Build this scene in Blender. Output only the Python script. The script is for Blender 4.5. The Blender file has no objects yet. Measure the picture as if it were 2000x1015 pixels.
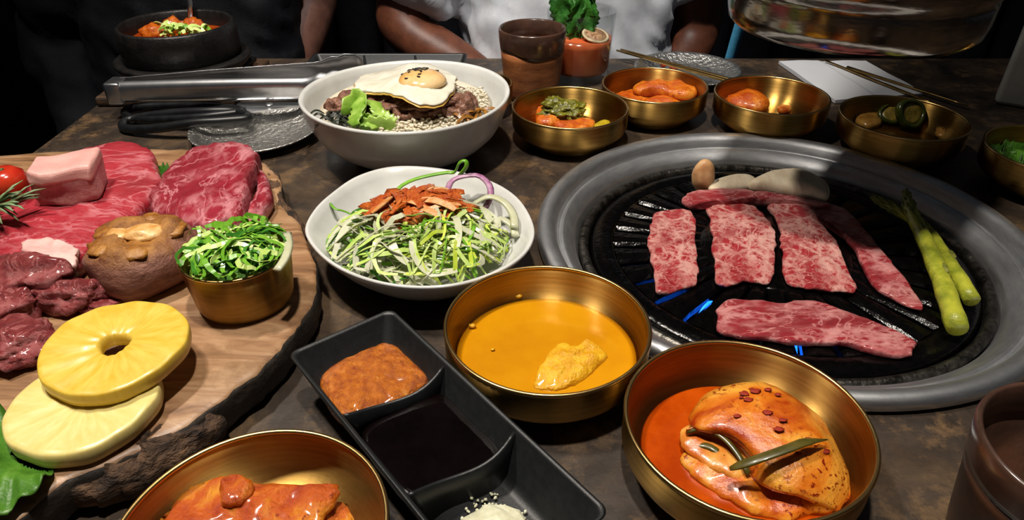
import bpy, bmesh, math, random
from mathutils import Vector, Matrix, noise
random.seed(11)
PI = math.pi
sc = bpy.context.scene

# ---------------------------------------------------------------- camera
# metres; table top is z = 0, the photographer sits at the near edge looking along +Y
cam_d = bpy.data.cameras.new('camera')
cam = bpy.data.objects.new('camera', cam_d)
sc.collection.objects.link(cam)
cam.location = (0, 0, 0.295)
cam.rotation_euler = (math.radians(90 - 33.3), 0, 0)
cam_d.sensor_width = 36.0
cam_d.lens = 1370 / 2000 * 36.0
cam_d.clip_start = 0.01
sc.camera = cam

# ---------------------------------------------------------------- world, lamps, exposure
w = bpy.data.worlds.new('world')
sc.world = w
w.use_nodes = True
w.node_tree.nodes['Background'].inputs[0].default_value = (0.75, 0.85, 1.0, 1)
w.node_tree.nodes['Background'].inputs[1].default_value = 0.024
sc.view_settings.view_transform = 'Standard'
sc.view_settings.look = 'None'
sc.view_settings.exposure = 0.0
sc.view_settings.gamma = 1.0
sc.view_settings.use_curve_mapping = False

def spot(name, loc, target, watts, colour, size=0.03, cone=70, blend=0.6):
    d = bpy.data.lights.new(name, 'SPOT')
    d.energy = watts
    d.color = colour
    d.shadow_soft_size = size
    d.spot_size = math.radians(cone)
    d.spot_blend = blend
    o = bpy.data.objects.new(name, d)
    sc.collection.objects.link(o)
    o.location = loc
    o.rotation_euler = (Vector(target) - Vector(loc)).to_track_quat('-Z', 'Y').to_euler()
    return o

LAMPS = [((-0.54, 0.52, 1.40), (-0.30, 0.42, 0), 50, (1.0, 0.91, 0.80), 0.045, 58),
         ((-0.49, 0.60, 1.40), (-0.10, 0.55, 0), 20, (1.0, 0.91, 0.80), 0.03, 90),
         ((-0.03, 0.27, 1.50), (0.06, 0.42, 0), 78, (1.0, 0.91, 0.80), 0.04, 62),
         ((-0.10, 0.16, 1.60), (0.05, 1.14, 0), 28, (0.90, 0.95, 1.0), 0.05, 32)]  # this last spot is an added fill to brighten the diner's white shirt
for loc, tgt, wt, colr, sz, cone in LAMPS:
    spot('ceiling_or_fill_spot', loc, tgt, wt, colr, sz, cone)

# ---------------------------------------------------------------- materials
def hexc(h):
    h = h.lstrip('#')
    out = []
    for i in (0, 2, 4):
        c = int(h[i:i + 2], 16) / 255
        out.append(c / 12.92 if c <= 0.04045 else ((c + 0.055) / 1.055) ** 2.4)
    return tuple(out) + (1,)

MATS = {}
def newmat(name):
    m = bpy.data.materials.new(name)
    m.use_nodes = True
    nt = m.node_tree
    return m, nt, nt.nodes['Principled BSDF']

def coords(nt, stretch=None):
    tc = nt.nodes.new('ShaderNodeTexCoord')
    if not stretch:
        return tc.outputs['Object']
    mp = nt.nodes.new('ShaderNodeMapping')
    mp.inputs['Scale'].default_value = stretch
    nt.links.new(tc.outputs['Object'], mp.inputs['Vector'])
    return mp.outputs['Vector']

def nz(nt, vec, scale, detail=4, rough=0.6, distort=0):
    n = nt.nodes.new('ShaderNodeTexNoise')
    n.inputs['Scale'].default_value = scale
    n.inputs['Detail'].default_value = detail
    n.inputs['Roughness'].default_value = rough
    n.inputs['Distortion'].default_value = distort
    nt.links.new(vec, n.inputs['Vector'])
    return n.outputs['Fac']

def ramp(nt, fac, stops):
    r = nt.nodes.new('ShaderNodeValToRGB')
    els = r.color_ramp.elements
    while len(els) < len(stops):
        els.new(0.5)
    for e, (p, c) in zip(els, stops):
        e.position = p
        e.color = c
    nt.links.new(fac, r.inputs['Fac'])
    return r.outputs['Color']

def mix(nt, fac, a, b, mode='MIX'):
    m = nt.nodes.new('ShaderNodeMix')
    m.data_type = 'RGBA'
    m.blend_type = mode
    for sock, v in ((m.inputs[0], fac), (m.inputs[6], a), (m.inputs[7], b)):
        if hasattr(v, 'is_linked'):
            nt.links.new(v, sock)
        else:
            sock.default_value = v
    return m.outputs[2]

def bump(nt, bs, height, strength, dist=0.002):
    b = nt.nodes.new('ShaderNodeBump')
    b.inputs['Strength'].default_value = strength
    b.inputs['Distance'].default_value = dist
    nt.links.new(height, b.inputs['Height'])
    nt.links.new(b.outputs['Normal'], bs.inputs['Normal'])

def M(name, c1='#808080', c2=None, scale=60, rough=0.5, metal=0, bmp=0, bscale=300, coat=0, sss=0,
      lo=0.38, hi=0.62, stretch=None, distort=0, trans=0, ior=1.45, aniso=0, c3=None, emit=0, bdist=0.002, sheen=0):
    if name in MATS:
        return MATS[name]
    m, nt, bs = newmat(name)
    vec = coords(nt, stretch)
    if c2:
        st = [(lo, hexc(c1)), (hi, hexc(c2))]
        if c3:
            st.append((min(1, hi + 0.12), hexc(c3)))
        col = ramp(nt, nz(nt, vec, scale, 5, 0.6, distort), st)
        nt.links.new(col, bs.inputs['Base Color'])
    else:
        bs.inputs['Base Color'].default_value = hexc(c1)
    bs.inputs['Roughness'].default_value = rough
    bs.inputs['Metallic'].default_value = metal
    bs.inputs['IOR'].default_value = ior
    bs.inputs['Coat Weight'].default_value = coat
    bs.inputs['Coat Roughness'].default_value = 0.12
    bs.inputs['Transmission Weight'].default_value = trans
    bs.inputs['Sheen Weight'].default_value = sheen
    if sss:
        bs.inputs['Subsurface Weight'].default_value = sss
        bs.inputs['Subsurface Radius'].default_value = (1, 0.6, 0.4)
        bs.inputs['Subsurface Scale'].default_value = 0.003
    if aniso:
        bs.inputs['Anisotropic'].default_value = aniso
        bs.inputs['Anisotropic Rotation'].default_value = 0.25
        t = nt.nodes.new('ShaderNodeTangent')
        t.direction_type = 'RADIAL'
        t.axis = 'Z'
        nt.links.new(t.outputs['Tangent'], bs.inputs['Tangent'])
    if emit:
        bs.inputs['Emission Color'].default_value = hexc(c1)
        bs.inputs['Emission Strength'].default_value = emit
    if bmp:
        bump(nt, bs, nz(nt, vec, bscale, 4), bmp, bdist)
    MATS[name] = m
    return m

def meat(name, red1, red2, fat, vs=75, width=0.07, rough=0.3, amount=0.5, stretch=None, big=None):
    """raw meat: grainy red with thin broken veins of fat (voronoi edges warped by noise) and a few wider seams"""
    m, nt, bs = newmat(name)
    vec = coords(nt, stretch)
    def warp(scale, amt):
        nn = nt.nodes.new('ShaderNodeTexNoise')
        nn.inputs['Scale'].default_value = scale
        nn.inputs['Detail'].default_value = 4
        nn.inputs['Roughness'].default_value = 0.65
        nt.links.new(vec, nn.inputs['Vector'])
        va = nt.nodes.new('ShaderNodeVectorMath')
        va.operation = 'MULTIPLY_ADD'
        va.inputs[1].default_value = (amt, amt, amt)
        nt.links.new(nn.outputs['Color'], va.inputs[0])
        nt.links.new(vec, va.inputs[2])
        return va.outputs[0]
    def veins(scale, wd, wscale, wamt):
        vo = nt.nodes.new('ShaderNodeTexVoronoi')
        vo.feature = 'DISTANCE_TO_EDGE'
        vo.inputs['Scale'].default_value = scale
        nt.links.new(warp(wscale, wamt), vo.inputs['Vector'])
        return ramp(nt, vo.outputs['Distance'], [(0.0, (0.9, 0.9, 0.9, 1)), (wd, (0.7, 0.7, 0.7, 1)), (wd * 3.0, (0, 0, 0, 1))])
    mask = ramp(nt, nz(nt, vec, vs * 0.5, 3), [(amount - 0.1, (0, 0, 0, 1)), (amount + 0.14, (1, 1, 1, 1))])
    mask2 = ramp(nt, nz(nt, vec, vs * 0.8 + 7, 3), [(amount - 0.05, (0, 0, 0, 1)), (amount + 0.15, (0.75, 0.75, 0.75, 1))])
    f1 = mix(nt, 1.0, veins(vs, width, vs * 1.1, 1.3 / vs), mask, 'MULTIPLY')
    f2 = mix(nt, 1.0, veins(vs * 2.3, width * 1.3, vs * 2.4, 0.9 / vs), mask2, 'MULTIPLY')
    fatm = mix(nt, 1.0, f1, f2, 'SCREEN')
    if big:
        b = ramp(nt, nz(nt, vec, big, 4, 0.6, 1.2), [(0.485, (0, 0, 0, 1)), (0.5, (0.8, 0.8, 0.8, 1)), (0.515, (0, 0, 0, 1))])
        fatm = mix(nt, 1.0, fatm, b, 'SCREEN')
    fine = nz(nt, vec, vs * 4.5, 6, 0.75)
    col = ramp(nt, fine, [(0.3, hexc(red1)), (0.7, hexc(red2))])
    tone = ramp(nt, nz(nt, vec, vs * 0.35, 3), [(0.35, (0.72, 0.62, 0.62, 1)), (0.6, (1, 1, 1, 1))])
    col = mix(nt, 1.0, col, tone, 'MULTIPLY')
    nt.links.new(mix(nt, fatm, col, hexc(fat)), bs.inputs['Base Color'])
    bs.inputs['Roughness'].default_value = rough
    bs.inputs['Coat Weight'].default_value = 0.25
    bs.inputs['Coat Roughness'].default_value = 0.1
    bs.inputs['Subsurface Weight'].default_value = 0.08
    bs.inputs['Subsurface Radius'].default_value = (1, 0.35, 0.25)
    bs.inputs['Subsurface Scale'].default_value = 0.002
    bump(nt, bs, fine, 0.9, 0.0025)
    MATS[name] = m
    return m

def saucy(name, deep, mid, pale, speck, scale=26, lo=0.36, mid_p=0.5, hi=0.64, spk=0.62, rough=0.3, bs_=260, bstr=0.5):
    """food coated in chilli sauce: pale flesh fading to red, with chilli specks"""
    m, nt, bs = newmat(name)
    v = coords(nt)
    col = ramp(nt, nz(nt, v, scale, 4, 0.55, 0.8), [(lo, hexc(deep)), (mid_p, hexc(mid)), (hi, hexc(pale))])
    a = ramp(nt, nz(nt, v, 330, 3, 0.6), [(spk, (0, 0, 0, 1)), (spk + 0.06, (1, 1, 1, 1))])
    b = ramp(nt, nz(nt, v, 30, 2), [(0.45, (0, 0, 0, 1)), (0.6, (1, 1, 1, 1))])
    nt.links.new(mix(nt, mix(nt, 1.0, a, b, 'MULTIPLY'), col, hexc(speck)), bs.inputs['Base Color'])
    bs.inputs['Roughness'].default_value = rough
    bs.inputs['Coat Weight'].default_value = 0.25
    bs.inputs['Coat Roughness'].default_value = 0.12
    bump(nt, bs, nz(nt, v, bs_, 5, 0.65), bstr, 0.002)
    MATS[name] = m
    return m

BRASS = M('brushed_brass', '#a88444', '#ba9450', 30, rough=0.36, metal=1, aniso=1.0, stretch=(1, 1, 14), bmp=0.04, bscale=200)
BRASS_DK = M('brass_rim', '#c9a66a', rough=0.28, metal=1)
STEEL = M('brushed_steel', '#c4c6ca', '#d6d8da', 60, rough=0.43, metal=1, stretch=(1, 1, 6), bmp=0.05, bscale=140)
POLISH = M('polished_steel', '#c4c6c9', '#d6d8da', 40, rough=0.30, metal=1, bmp=0.05, bscale=60)
HAMMER = M('hammered_steel', '#b4b2ae', '#d2d0cb', 160, rough=0.34, metal=1, bmp=0.9, bscale=190, bdist=0.003)
IRON = M('oiled_cast_iron', '#030303', '#070606', 160, rough=0.16, bmp=0.28, bscale=160)
IRON.node_tree.nodes['Principled BSDF'].inputs['Specular IOR Level'].default_value = 0.3
CLAYBLK = M('black_stoneware', '#0c0b0b', '#191716', 90, rough=0.42, bmp=0.3, bscale=260)
MELA = M('matte_black_melamine', '#131516', '#191b1d', 200, rough=0.42, bmp=0.08, bscale=900)
WHITEC = M('white_glaze', '#c6c7c4', '#d2d3d0', 30, rough=0.24, coat=0.3, bmp=0.06, bscale=60)

def table_mat():
    m, nt, bs = newmat('mottled_stone_laminate')
    v = coords(nt)
    a = ramp(nt, nz(nt, v, 14, 8, 0.68, 0.7), [(0.34, hexc('#1b1714')), (0.5, hexc('#372d25')), (0.66, hexc('#544330'))])
    r = ramp(nt, nz(nt, v, 31, 6, 0.75), [(0.52, (0, 0, 0, 1)), (0.68, (1, 1, 1, 1))])
    nt.links.new(mix(nt, r, a, hexc('#685138')), bs.inputs['Base Color'])
    ro = ramp(nt, nz(nt, v, 40, 4), [(0.3, (0.36,) * 3 + (1,)), (0.7, (0.52,) * 3 + (1,))])
    nt.links.new(ro, bs.inputs['Roughness'])
    bump(nt, bs, nz(nt, v, 160, 5), 0.18, 0.001)
    return m
TABLE = table_mat()

def wood_mat():
    m, nt, bs = newmat('pale_slab_wood')
    v = coords(nt, (1.6, 7, 7))
    g = nz(nt, v, 8, 7, 0.62, 1.1)
    col = ramp(nt, g, [(0.3, hexc('#5e412c')), (0.46, hexc('#916c4b')), (0.6, hexc('#ab8866')), (0.75, hexc('#7c583a'))])
    st = ramp(nt, nz(nt, coords(nt), 13, 5, 0.7, 0.8), [(0.55, (0, 0, 0, 1)), (0.68, (1, 1, 1, 1))])
    nt.links.new(mix(nt, st, col, hexc('#80603f')), bs.inputs['Base Color'])
    bs.inputs['Roughness'].default_value = 0.42
    bump(nt, bs, g, 0.25, 0.002)
    return m
WOOD = wood_mat()
BARK = M('rough_bark', '#1f150f', '#5e4531', 70, rough=0.85, bmp=1.0, bscale=160, stretch=(1, 1, 2.4), bdist=0.004, c3='#8d6a48')
BURNT = M('charred_board_edge', '#26221f', '#3a332d', 60, rough=0.6, bmp=0.5, bscale=180)

def pine_mat(name, c1, c2):
    m, nt, bs = newmat(name)
    tc = coords(nt)
    # radial fibres: angle-based coordinates around the ring axis
    sep = nt.nodes.new('ShaderNodeSeparateXYZ')
    nt.links.new(tc, sep.inputs[0])
    at = nt.nodes.new('ShaderNodeMath')
    at.operation = 'ARCTAN2'
    nt.links.new(sep.outputs[1], at.inputs[0])
    nt.links.new(sep.outputs[0], at.inputs[1])
    ln = nt.nodes.new('ShaderNodeVectorMath')
    ln.operation = 'LENGTH'
    nt.links.new(tc, ln.inputs[0])
    cb = nt.nodes.new('ShaderNodeCombineXYZ')
    nt.links.new(at.outputs[0], cb.inputs[0])
    sc_ = nt.nodes.new('ShaderNodeMath')
    sc_.operation = 'MULTIPLY'
    sc_.inputs[1].default_value = 14
    nt.links.new(ln.outputs['Value'], sc_.inputs[0])
    nt.links.new(sc_.outputs[0], cb.inputs[1])
    f = nz(nt, cb.outputs[0], 5.5, 3, 0.6, 0.2)
    nt.links.new(ramp(nt, f, [(0.35, hexc(c1)), (0.65, hexc(c2))]), bs.inputs['Base Color'])
    bs.inputs['Roughness'].default_value = 0.36
    bs.inputs['Coat Weight'].default_value = 0.15
    bs.inputs['Coat Roughness'].default_value = 0.1
    bs.inputs['Subsurface Weight'].default_value = 0.3
    bs.inputs['Subsurface Radius'].default_value = (1, 0.8, 0.25)
    bs.inputs['Subsurface Scale'].default_value = 0.005
    bump(nt, bs, f, 0.06, 0.001)
    return m

# ---------------------------------------------------------------- mesh helpers
COL = sc.collection
def mobj(name, verts, faces, mat, parent=None, smooth=True):
    me = bpy.data.meshes.new(name)
    me.from_pydata([tuple(v) for v in verts], [], faces)
    me.update()
    bm = bmesh.new()
    bm.from_mesh(me)
    bmesh.ops.recalc_face_normals(bm, faces=bm.faces)
    bm.to_mesh(me)
    bm.free()
    if smooth:
        me.polygons.foreach_set('use_smooth', [True] * len(me.polygons))
    for m in (mat if isinstance(mat, (list, tuple)) else [mat]):
        me.materials.append(m)
    o = bpy.data.objects.new(name, me)
    COL.objects.link(o)
    if parent:
        o.parent = parent
    return o

def tag(o, label, cat, group=None, kind=None):
    o['label'] = label
    if cat:
        o['category'] = cat
    if group:
        o['group'] = group
    if kind:
        o['kind'] = kind
    return o

def thing(name, label, cat, loc=(0, 0, 0), rz=0, group=None):
    o = bpy.data.objects.new(name, None)
    o.empty_display_size = 0.02
    COL.objects.link(o)
    o.location = loc
    o.rotation_euler = (0, 0, rz)
    return tag(o, label, cat, group)

def struct(o):
    o['kind'] = 'structure'
    return o

def fbm(p, s, seed=0.0):
    return noise.noise(Vector((p[0] * s + seed * 7.13, p[1] * s - seed * 3.7, p[2] * s + seed * 1.9)))

def cat_closed(pts, n):
    L = len(pts)
    out = []
    for i in range(n):
        u = i / n * L
        k = int(u)
        t = u - k
        a, b, c, d = (pts[(k - 1) % L], pts[k % L], pts[(k + 1) % L], pts[(k + 2) % L])
        out.append(tuple(0.5 * (2 * b[j] + (c[j] - a[j]) * t + (2 * a[j] - 5 * b[j] + 4 * c[j] - d[j]) * t * t
                                + (3 * b[j] - a[j] - 3 * c[j] + d[j]) * t ** 3) for j in range(len(b))))
    return out

def cat_open(pts, n):
    L = len(pts) - 1
    P_ = [tuple(2 * pts[0][j] - pts[1][j] for j in range(len(pts[0])))] + list(pts) + [tuple(2 * pts[-1][j] - pts[-2][j] for j in range(len(pts[0])))]
    out = []
    for i in range(n):
        u = i / (n - 1) * L
        k = min(int(u), L - 1)
        t = u - k
        a, b, c, d = P_[k:k + 4]
        out.append(tuple(0.5 * (2 * b[j] + (c[j] - a[j]) * t + (2 * a[j] - 5 * b[j] + 4 * c[j] - d[j]) * t * t
                                + (3 * b[j] - a[j] - 3 * c[j] + d[j]) * t ** 3) for j in range(len(b))))
    return out

def lathe_vf(prof, n=64, fr=None, close=False):
    v, f = [], []
    for i, (r, z) in enumerate(prof):
        for k in range(n):
            a = 2 * PI * k / n
            rr, zz = (r, z) if fr is None else fr(r, z, a)
            v.append((rr * math.cos(a), rr * math.sin(a), zz))
    m = len(prof)
    for i in range(m if close else m - 1):
        j = (i + 1) % m
        for k in range(n):
            f.append((i * n + k, i * n + (k + 1) % n, j * n + (k + 1) % n, j * n + k))
    if not close:
        if prof[0][0] > 1e-6:
            f.append(tuple(range(n)))
        if prof[-1][0] > 1e-6:
            f.append(tuple((m - 1) * n + k for k in range(n)))
    return v, f

def lathe(name, prof, mat, parent=None, n=64, fr=None, close=False, loc=None):
    v, f = lathe_vf(prof, n, fr, close)
    o = mobj(name, v, f, mat, parent)
    if loc:
        o.location = loc
    return o

RS = (0.0, 0.18, 0.36, 0.52, 0.66, 0.78, 0.87, 0.93, 0.97, 0.993, 1.0)
def slab(name, outline, z0, h, mat, parent=None, n=56, p=5, amp=0.001, ns=60, seed=1.0, zf=None, edge=0.0, lift=0.42, rel=True):
    """a flat piece with a rounded rim: outline (x,y) in metres, bottom z0, height h; origin at its centre"""
    o2 = cat_closed(outline, n)
    cx = sum(q[0] for q in o2) / n
    cy = sum(q[1] for q in o2) / n
    org = (cx, cy, z0) if rel else (0, 0, 0)
    v, f = [], []
    def pt(s, k, top):
        x = cx + (o2[k][0] - cx) * s
        y = cy + (o2[k][1] - cy) * s
        if edge:
            e = edge * fbm((x, y, 0), 95, seed + 5) * s ** 6 + edge * 0.6 * fbm((x, y, 0), 300, seed + 9) * s ** 6
            d = math.hypot(o2[k][0] - cx, o2[k][1] - cy) + 1e-9
            x += e * (o2[k][0] - cx) / d
            y += e * (o2[k][1] - cy) / d
        hh = max(0.0, 1 - s ** p) ** (1 / p)
        z = (lift + (1 - lift) * hh) if top else lift * (1 - hh)
        z = z0 + h * z
        if top:
            z += amp * (fbm((x, y, 0), ns, seed) + 0.5 * fbm((x, y, 0), ns * 2.6, seed + 2)) * (0.35 + 0.65 * hh)
        if zf:
            z += zf(x, y)
        return (x - org[0], y - org[1], z - org[2])
    v.append(pt(0, 0, True))
    for s in RS[1:]:
        for k in range(n):
            v.append(pt(s, k, True))
    nr = len(RS) - 1
    for k in range(n):
        f.append((0, 1 + k, 1 + (k + 1) % n))
    for i in range(nr - 1):
        for k in range(n):
            f.append((1 + i * n + k, 1 + (i + 1) * n + k, 1 + (i + 1) * n + (k + 1) % n, 1 + i * n + (k + 1) % n))
    base = len(v)
    BS = (0.97, 0.87, 0.6)
    for s in BS:
        for k in range(n):
            v.append(pt(s, k, False))
    last = 1 + (nr - 1) * n
    for k in range(n):
        f.append((last + k, base + k, base + (k + 1) % n, last + (k + 1) % n))
    for i in range(2):
        for k in range(n):
            f.append((base + i * n + k, base + (i + 1) * n + k, base + (i + 1) * n + (k + 1) % n, base + i * n + (k + 1) % n))
    v.append(pt(0, 0, False))
    c = len(v) - 1
    for k in range(n):
        f.append((base + 2 * n + k, c, base + 2 * n + (k + 1) % n))
    o = mobj(name, v, f, mat, parent)
    if parent is None or rel:
        o.location = org
    return o

def frames(path):
    T = []
    for i in range(len(path)):
        a = Vector(path[max(0, i - 1)])
        b = Vector(path[min(len(path) - 1, i + 1)])
        t = b - a
        T.append(t.normalized() if t.length > 1e-9 else Vector((1, 0, 0)))
    up = Vector((0, 0, 1)) if abs(T[0].z) < 0.95 else Vector((0, 1, 0))
    U = []
    u = (up - T[0] * up.dot(T[0])).normalized()
    for t in T:
        u = u - t * u.dot(t)
        u = u.normalized() if u.length > 1e-6 else Vector((0, 0, 1))
        U.append(u)
    return T, U

def sweep_vf(path, rad, n=8, flat=1.0, roll=0.0, rect=False, closed=False):
    """tube along a path; flat < 1 squashes the section; rect gives a 4-corner ribbon"""
    T, U = frames(path)
    v, f = [], []
    m = len(path)
    for i, p in enumerate(path):
        r = rad[i] if isinstance(rad, (list, tuple)) else rad
        s = T[i].cross(U[i])
        for k in range(n):
            a = 2 * PI * (k + (0.5 if rect else 0)) / n
            x, y = math.cos(a), math.sin(a) * flat
            cr, sr = math.cos(roll), math.sin(roll)
            x, y = x * cr - y * sr, x * sr + y * cr
            q = Vector(p) + s * (x * r) + U[i] * (y * r)
            v.append(tuple(q))
    for i in range(m if closed else m - 1):
        j = (i + 1) % m
        for k in range(n):
            f.append((i * n + k, i * n + (k + 1) % n, j * n + (k + 1) % n, j * n + k))
    if not closed:
        f.append(tuple(range(n)))
        f.append(tuple((m - 1) * n + k for k in range(n)))
    return v, f

def sweep(name, path, rad, mat, parent=None, **kw):
    v, f = sweep_vf(path, rad, **kw)
    return mobj(name, v, f, mat, parent)

def ico(sub=3):
    bm = bmesh.new()
    bmesh.ops.create_icosphere(bm, subdivisions=sub, radius=1)
    v = [x.co.copy() for x in bm.verts]
    f = [[y.index for y in x.verts] for x in bm.faces]
    bm.free()
    return v, f
ICO = {k: ico(k) for k in (1, 2, 3, 4)}

def blob_vf(c, r, amp=0.2, s=1.6, seed=0.0, sub=3, rot=None):
    vs, fs = ICO[sub]
    out = []
    for v in vs:
        d = 1 + amp * (fbm(v, s, seed) + 0.5 * fbm(v, s * 2.4, seed + 3) + 0.25 * fbm(v, s * 5, seed + 6))
        q = Vector((v.x * r[0] * d, v.y * r[1] * d, v.z * r[2] * d))
        if rot:
            q = rot @ q
        out.append((q.x + c[0], q.y + c[1], q.z + c[2]))
    return out, fs

def blob(name, c, r, mat, parent=None, **kw):
    v, f = blob_vf((0, 0, 0), r, **kw)
    o = mobj(name, v, f, mat, parent)
    o.location = c
    return o

def box_vf(x0, x1, y0, y1, z0, z1, b=0.0, seg=3):
    bm = bmesh.new()
    bmesh.ops.create_cube(bm, size=1)
    for v in bm.verts:
        v.co = Vector(((x0 + x1) / 2 + v.co.x * (x1 - x0), (y0 + y1) / 2 + v.co.y * (y1 - y0), (z0 + z1) / 2 + v.co.z * (z1 - z0)))
    if b:
        bmesh.ops.bevel(bm, geom=list(bm.edges), offset=b, segments=seg, affect='EDGES', profile=0.5)
    bm.verts.index_update()
    v = [tuple(x.co) for x in bm.verts]
    f = [[y.index for y in x.verts] for x in bm.faces]
    bm.free()
    return v, f

def box(name, dims, mat, parent=None, b=0.0, seg=3, smooth=False):
    v, f = box_vf(*dims, b, seg)
    return mobj(name, v, f, mat, parent, smooth)

def join(*vfs):
    V, F = [], []
    for v, f in vfs:
        o = len(V)
        V += list(v)
        F += [[i + o for i in q] for q in f]
    return V, F

# ---------------------------------------------------------------- the setting
FLOOR = M('dark_floor', '#141314', '#1e1c1c', 6, rough=0.6)
WALLM = M('dark_wall', '#101012', '#17171a', 4, rough=0.8)
VINYL = M('charcoal_vinyl', '#232327', '#2b2b30', 40, rough=0.5, bmp=0.1, bscale=400)
NAVYV = M('navy_vinyl', '#12151d', '#181c26', 20, rough=0.5, bmp=0.2, bscale=90)
struct(box('floor', (-2.6, 3.0, -1.2, 3.2, -0.80, -0.75), FLOOR))
struct(box('wall_back', (-2.6, 3.0, 3.2, 3.3, -0.75, 2.2), WALLM))
struct(box('wall_left', (-2.7, -2.6, -1.2, 3.3, -0.75, 2.2), WALLM))

GC = (0.2125, 0.4795)          # grill centre in the table
TX0, TX1, TY0, TY1 = -0.478, 1.0, -0.06, 0.948
t = thing('dining_table', 'dark mottled brown dining table with a round grill let into its top', 'table', (0.2, 0.44, -0.75))
def table_top():
    n = 96
    rh = 0.186
    ang = sorted([2 * PI * k / n for k in range(n)] + [math.atan2(cy - GC[1], cx - GC[0]) % (2 * PI) for cx in (TX0, TX1) for cy in (TY0, TY1)])
    inner, outer = [], []
    for a in ang:
        c, s = math.cos(a), math.sin(a)
        inner.append((GC[0] + rh * c, GC[1] + rh * s))
        ds = []
        if abs(c) > 1e-9:
            ds.append(((TX1 if c > 0 else TX0) - GC[0]) / c)
        if abs(s) > 1e-9:
            ds.append(((TY1 if s > 0 else TY0) - GC[1]) / s)
        d = min(ds)
        outer.append((GC[0] + d * c, GC[1] + d * s))
    m = len(ang)
    v = []
    for z in (0.0, -0.035):
        v += [(x - 0.2, y - 0.44, z + 0.75) for x, y in inner] + [(x - 0.2, y - 0.44, z + 0.75) for x, y in outer]
    f = []
    for k in range(m):
        j = (k + 1) % m
        f += [(k, j, m + j, m + k), (2 * m + k, 3 * m + k, 3 * m + j, 2 * m + j),
              (m + k, m + j, 3 * m + j, 3 * m + k), (k, 2 * m + k, 2 * m + j, j)]
    return mobj('table_top', v, f, TABLE, t, smooth=False)
table_top()
for lx in (TX0 + 0.22, TX1 - 0.22):
    for ly in (TY0 + 0.08, TY1 - 0.08):
        box('leg', (lx - 0.225, lx - 0.175, ly - 0.465, ly - 0.415, 0, 0.714), M('black_metal', '#0c0c0d', rough=0.5, metal=0.6), t, b=0.004)

# channel-backed bench across the table and a bench beside it
bn = thing('booth_bench', 'charcoal channel-backed booth bench on the far side of the table', 'bench', (0.2, 1.5, -0.75))
box('seat', (-1.9, 1.9, -0.40, 0.12, 0.23, 0.356), VINYL, bn, b=0.03, smooth=True)
box('base', (-1.9, 1.9, -0.34, 0.12, 0, 0.23), VINYL, bn, b=0.005)
for k in range(38):
    x = -1.9 + k * 0.1
    o = box('back_channel', (0.003, 0.097, 0.10, 0.22, 0.37, 0.95), VINYL, bn, b=0.03, seg=3, smooth=True) if k == 0 else o0.copy()
    if k == 0:
        o0 = o
    else:
        COL.objects.link(o)
    o.location.x = x
b2 = thing('side_bench', 'dark navy padded bench seat beside the end of the table', 'bench', (-0.97, 0.10, -0.75))
box('seat', (-0.35, 0.33, -0.8, 0.45, 0.30, 0.45), NAVYV, b2, b=0.04, smooth=True)
box('base', (-0.32, 0.30, -0.78, 0.43, 0, 0.30), VINYL, b2, b=0.005)

# ---------------------------------------------------------------- grill
g = thing('tabletop_grill', 'round steel tabletop gas grill with black ribbed cooking plate', 'grill', (GC[0], GC[1], 0))
RINGP = [(0.190, 0.0), (0.1925, 0.003), (0.1925, 0.007), (0.190, 0.0105), (0.186, 0.0115), (0.181, 0.010), (0.178, 0.007),
         (0.1758, 0.0015), (0.1748, -0.0005), (0.1738, 0.0), (0.1728, 0.0012), (0.1708, 0.0010), (0.1625, -0.0055), (0.1608, -0.0085), (0.1600, -0.0135), (0.1585, -0.0150),
         (0.1575, -0.020), (0.1605, -0.022), (0.165, -0.018), (0.172, -0.009), (0.180, -0.002), (0.184, 0.0)]
lathe('outer_ring', RINGP, STEEL, g, n=128, close=True)
lathe('inner_ring', [(0.157, -0.016), (0.1585, -0.0115), (0.1565, -0.009), (0.153, -0.0085), (0.1505, -0.0105), (0.1495, -0.016), (0.1495, -0.022), (0.157, -0.022)],
      M('scorched_steel', '#3b3936', '#77736c', 120, rough=0.38, metal=1, bmp=0.4, bscale=300), g, n=128, close=True)
lathe('burner_pan', [(0.165, -0.022), (0.160, -0.032), (0.13, -0.055), (0.05, -0.062), (0.001, -0.062), (0.001, -0.066), (0.05, -0.066), (0.132, -0.059), (0.164, -0.036), (0.169, -0.024)],
      M('sooty_pan', '#070707', '#0e0d0d', 60, rough=0.6), g, n=96, close=True)
pl = lathe('cooking_plate', [(0.0, -0.006), (0.03, -0.0065), (0.058, -0.0085), (0.0605, -0.010), (0.0605, -0.018), (0.0, -0.018)], IRON, g, n=96)
lathe('plate_rim', [(0.1275, -0.0125), (0.132, -0.0095), (0.140, -0.0095), (0.146, -0.0105), (0.1482, -0.0135), (0.1482, -0.0195), (0.1275, -0.0195)], IRON, pl, n=128, close=True)
NR = 30
def rib_vf():
    prof = [(0.058, 0.0058), (0.075, 0.0066), (0.095, 0.0078), (0.115, 0.0096), (0.1290, 0.0120)]
    v, f = [], []
    for r, hw in prof:
        z1 = -0.0092 - 0.0016 * ((r - 0.058) / 0.07)
        sec = [(-hw, -0.018), (-hw, z1 - 0.0022), (-hw * 0.72, z1), (0, z1 + 0.0005), (hw * 0.72, z1), (hw, z1 - 0.0022), (hw, -0.018)]
        v += [(r, y, z) for y, z in sec]
    for i in range(4):
        for k in range(7):
            a, b = i * 7 + k, i * 7 + (k + 1) % 7
            f.append((a, b, b + 7, a + 7))
    f += [tuple(range(7)), tuple(28 + k for k in range(7))]
    return v, f
F1 = (0.1431,0.4117,-0.018)
FA = math.atan2(F1[1] - GC[1], F1[0] - GC[0])       # one slot points this way
r0 = mobj('rib', *rib_vf(), IRON, pl, smooth=False)
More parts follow.
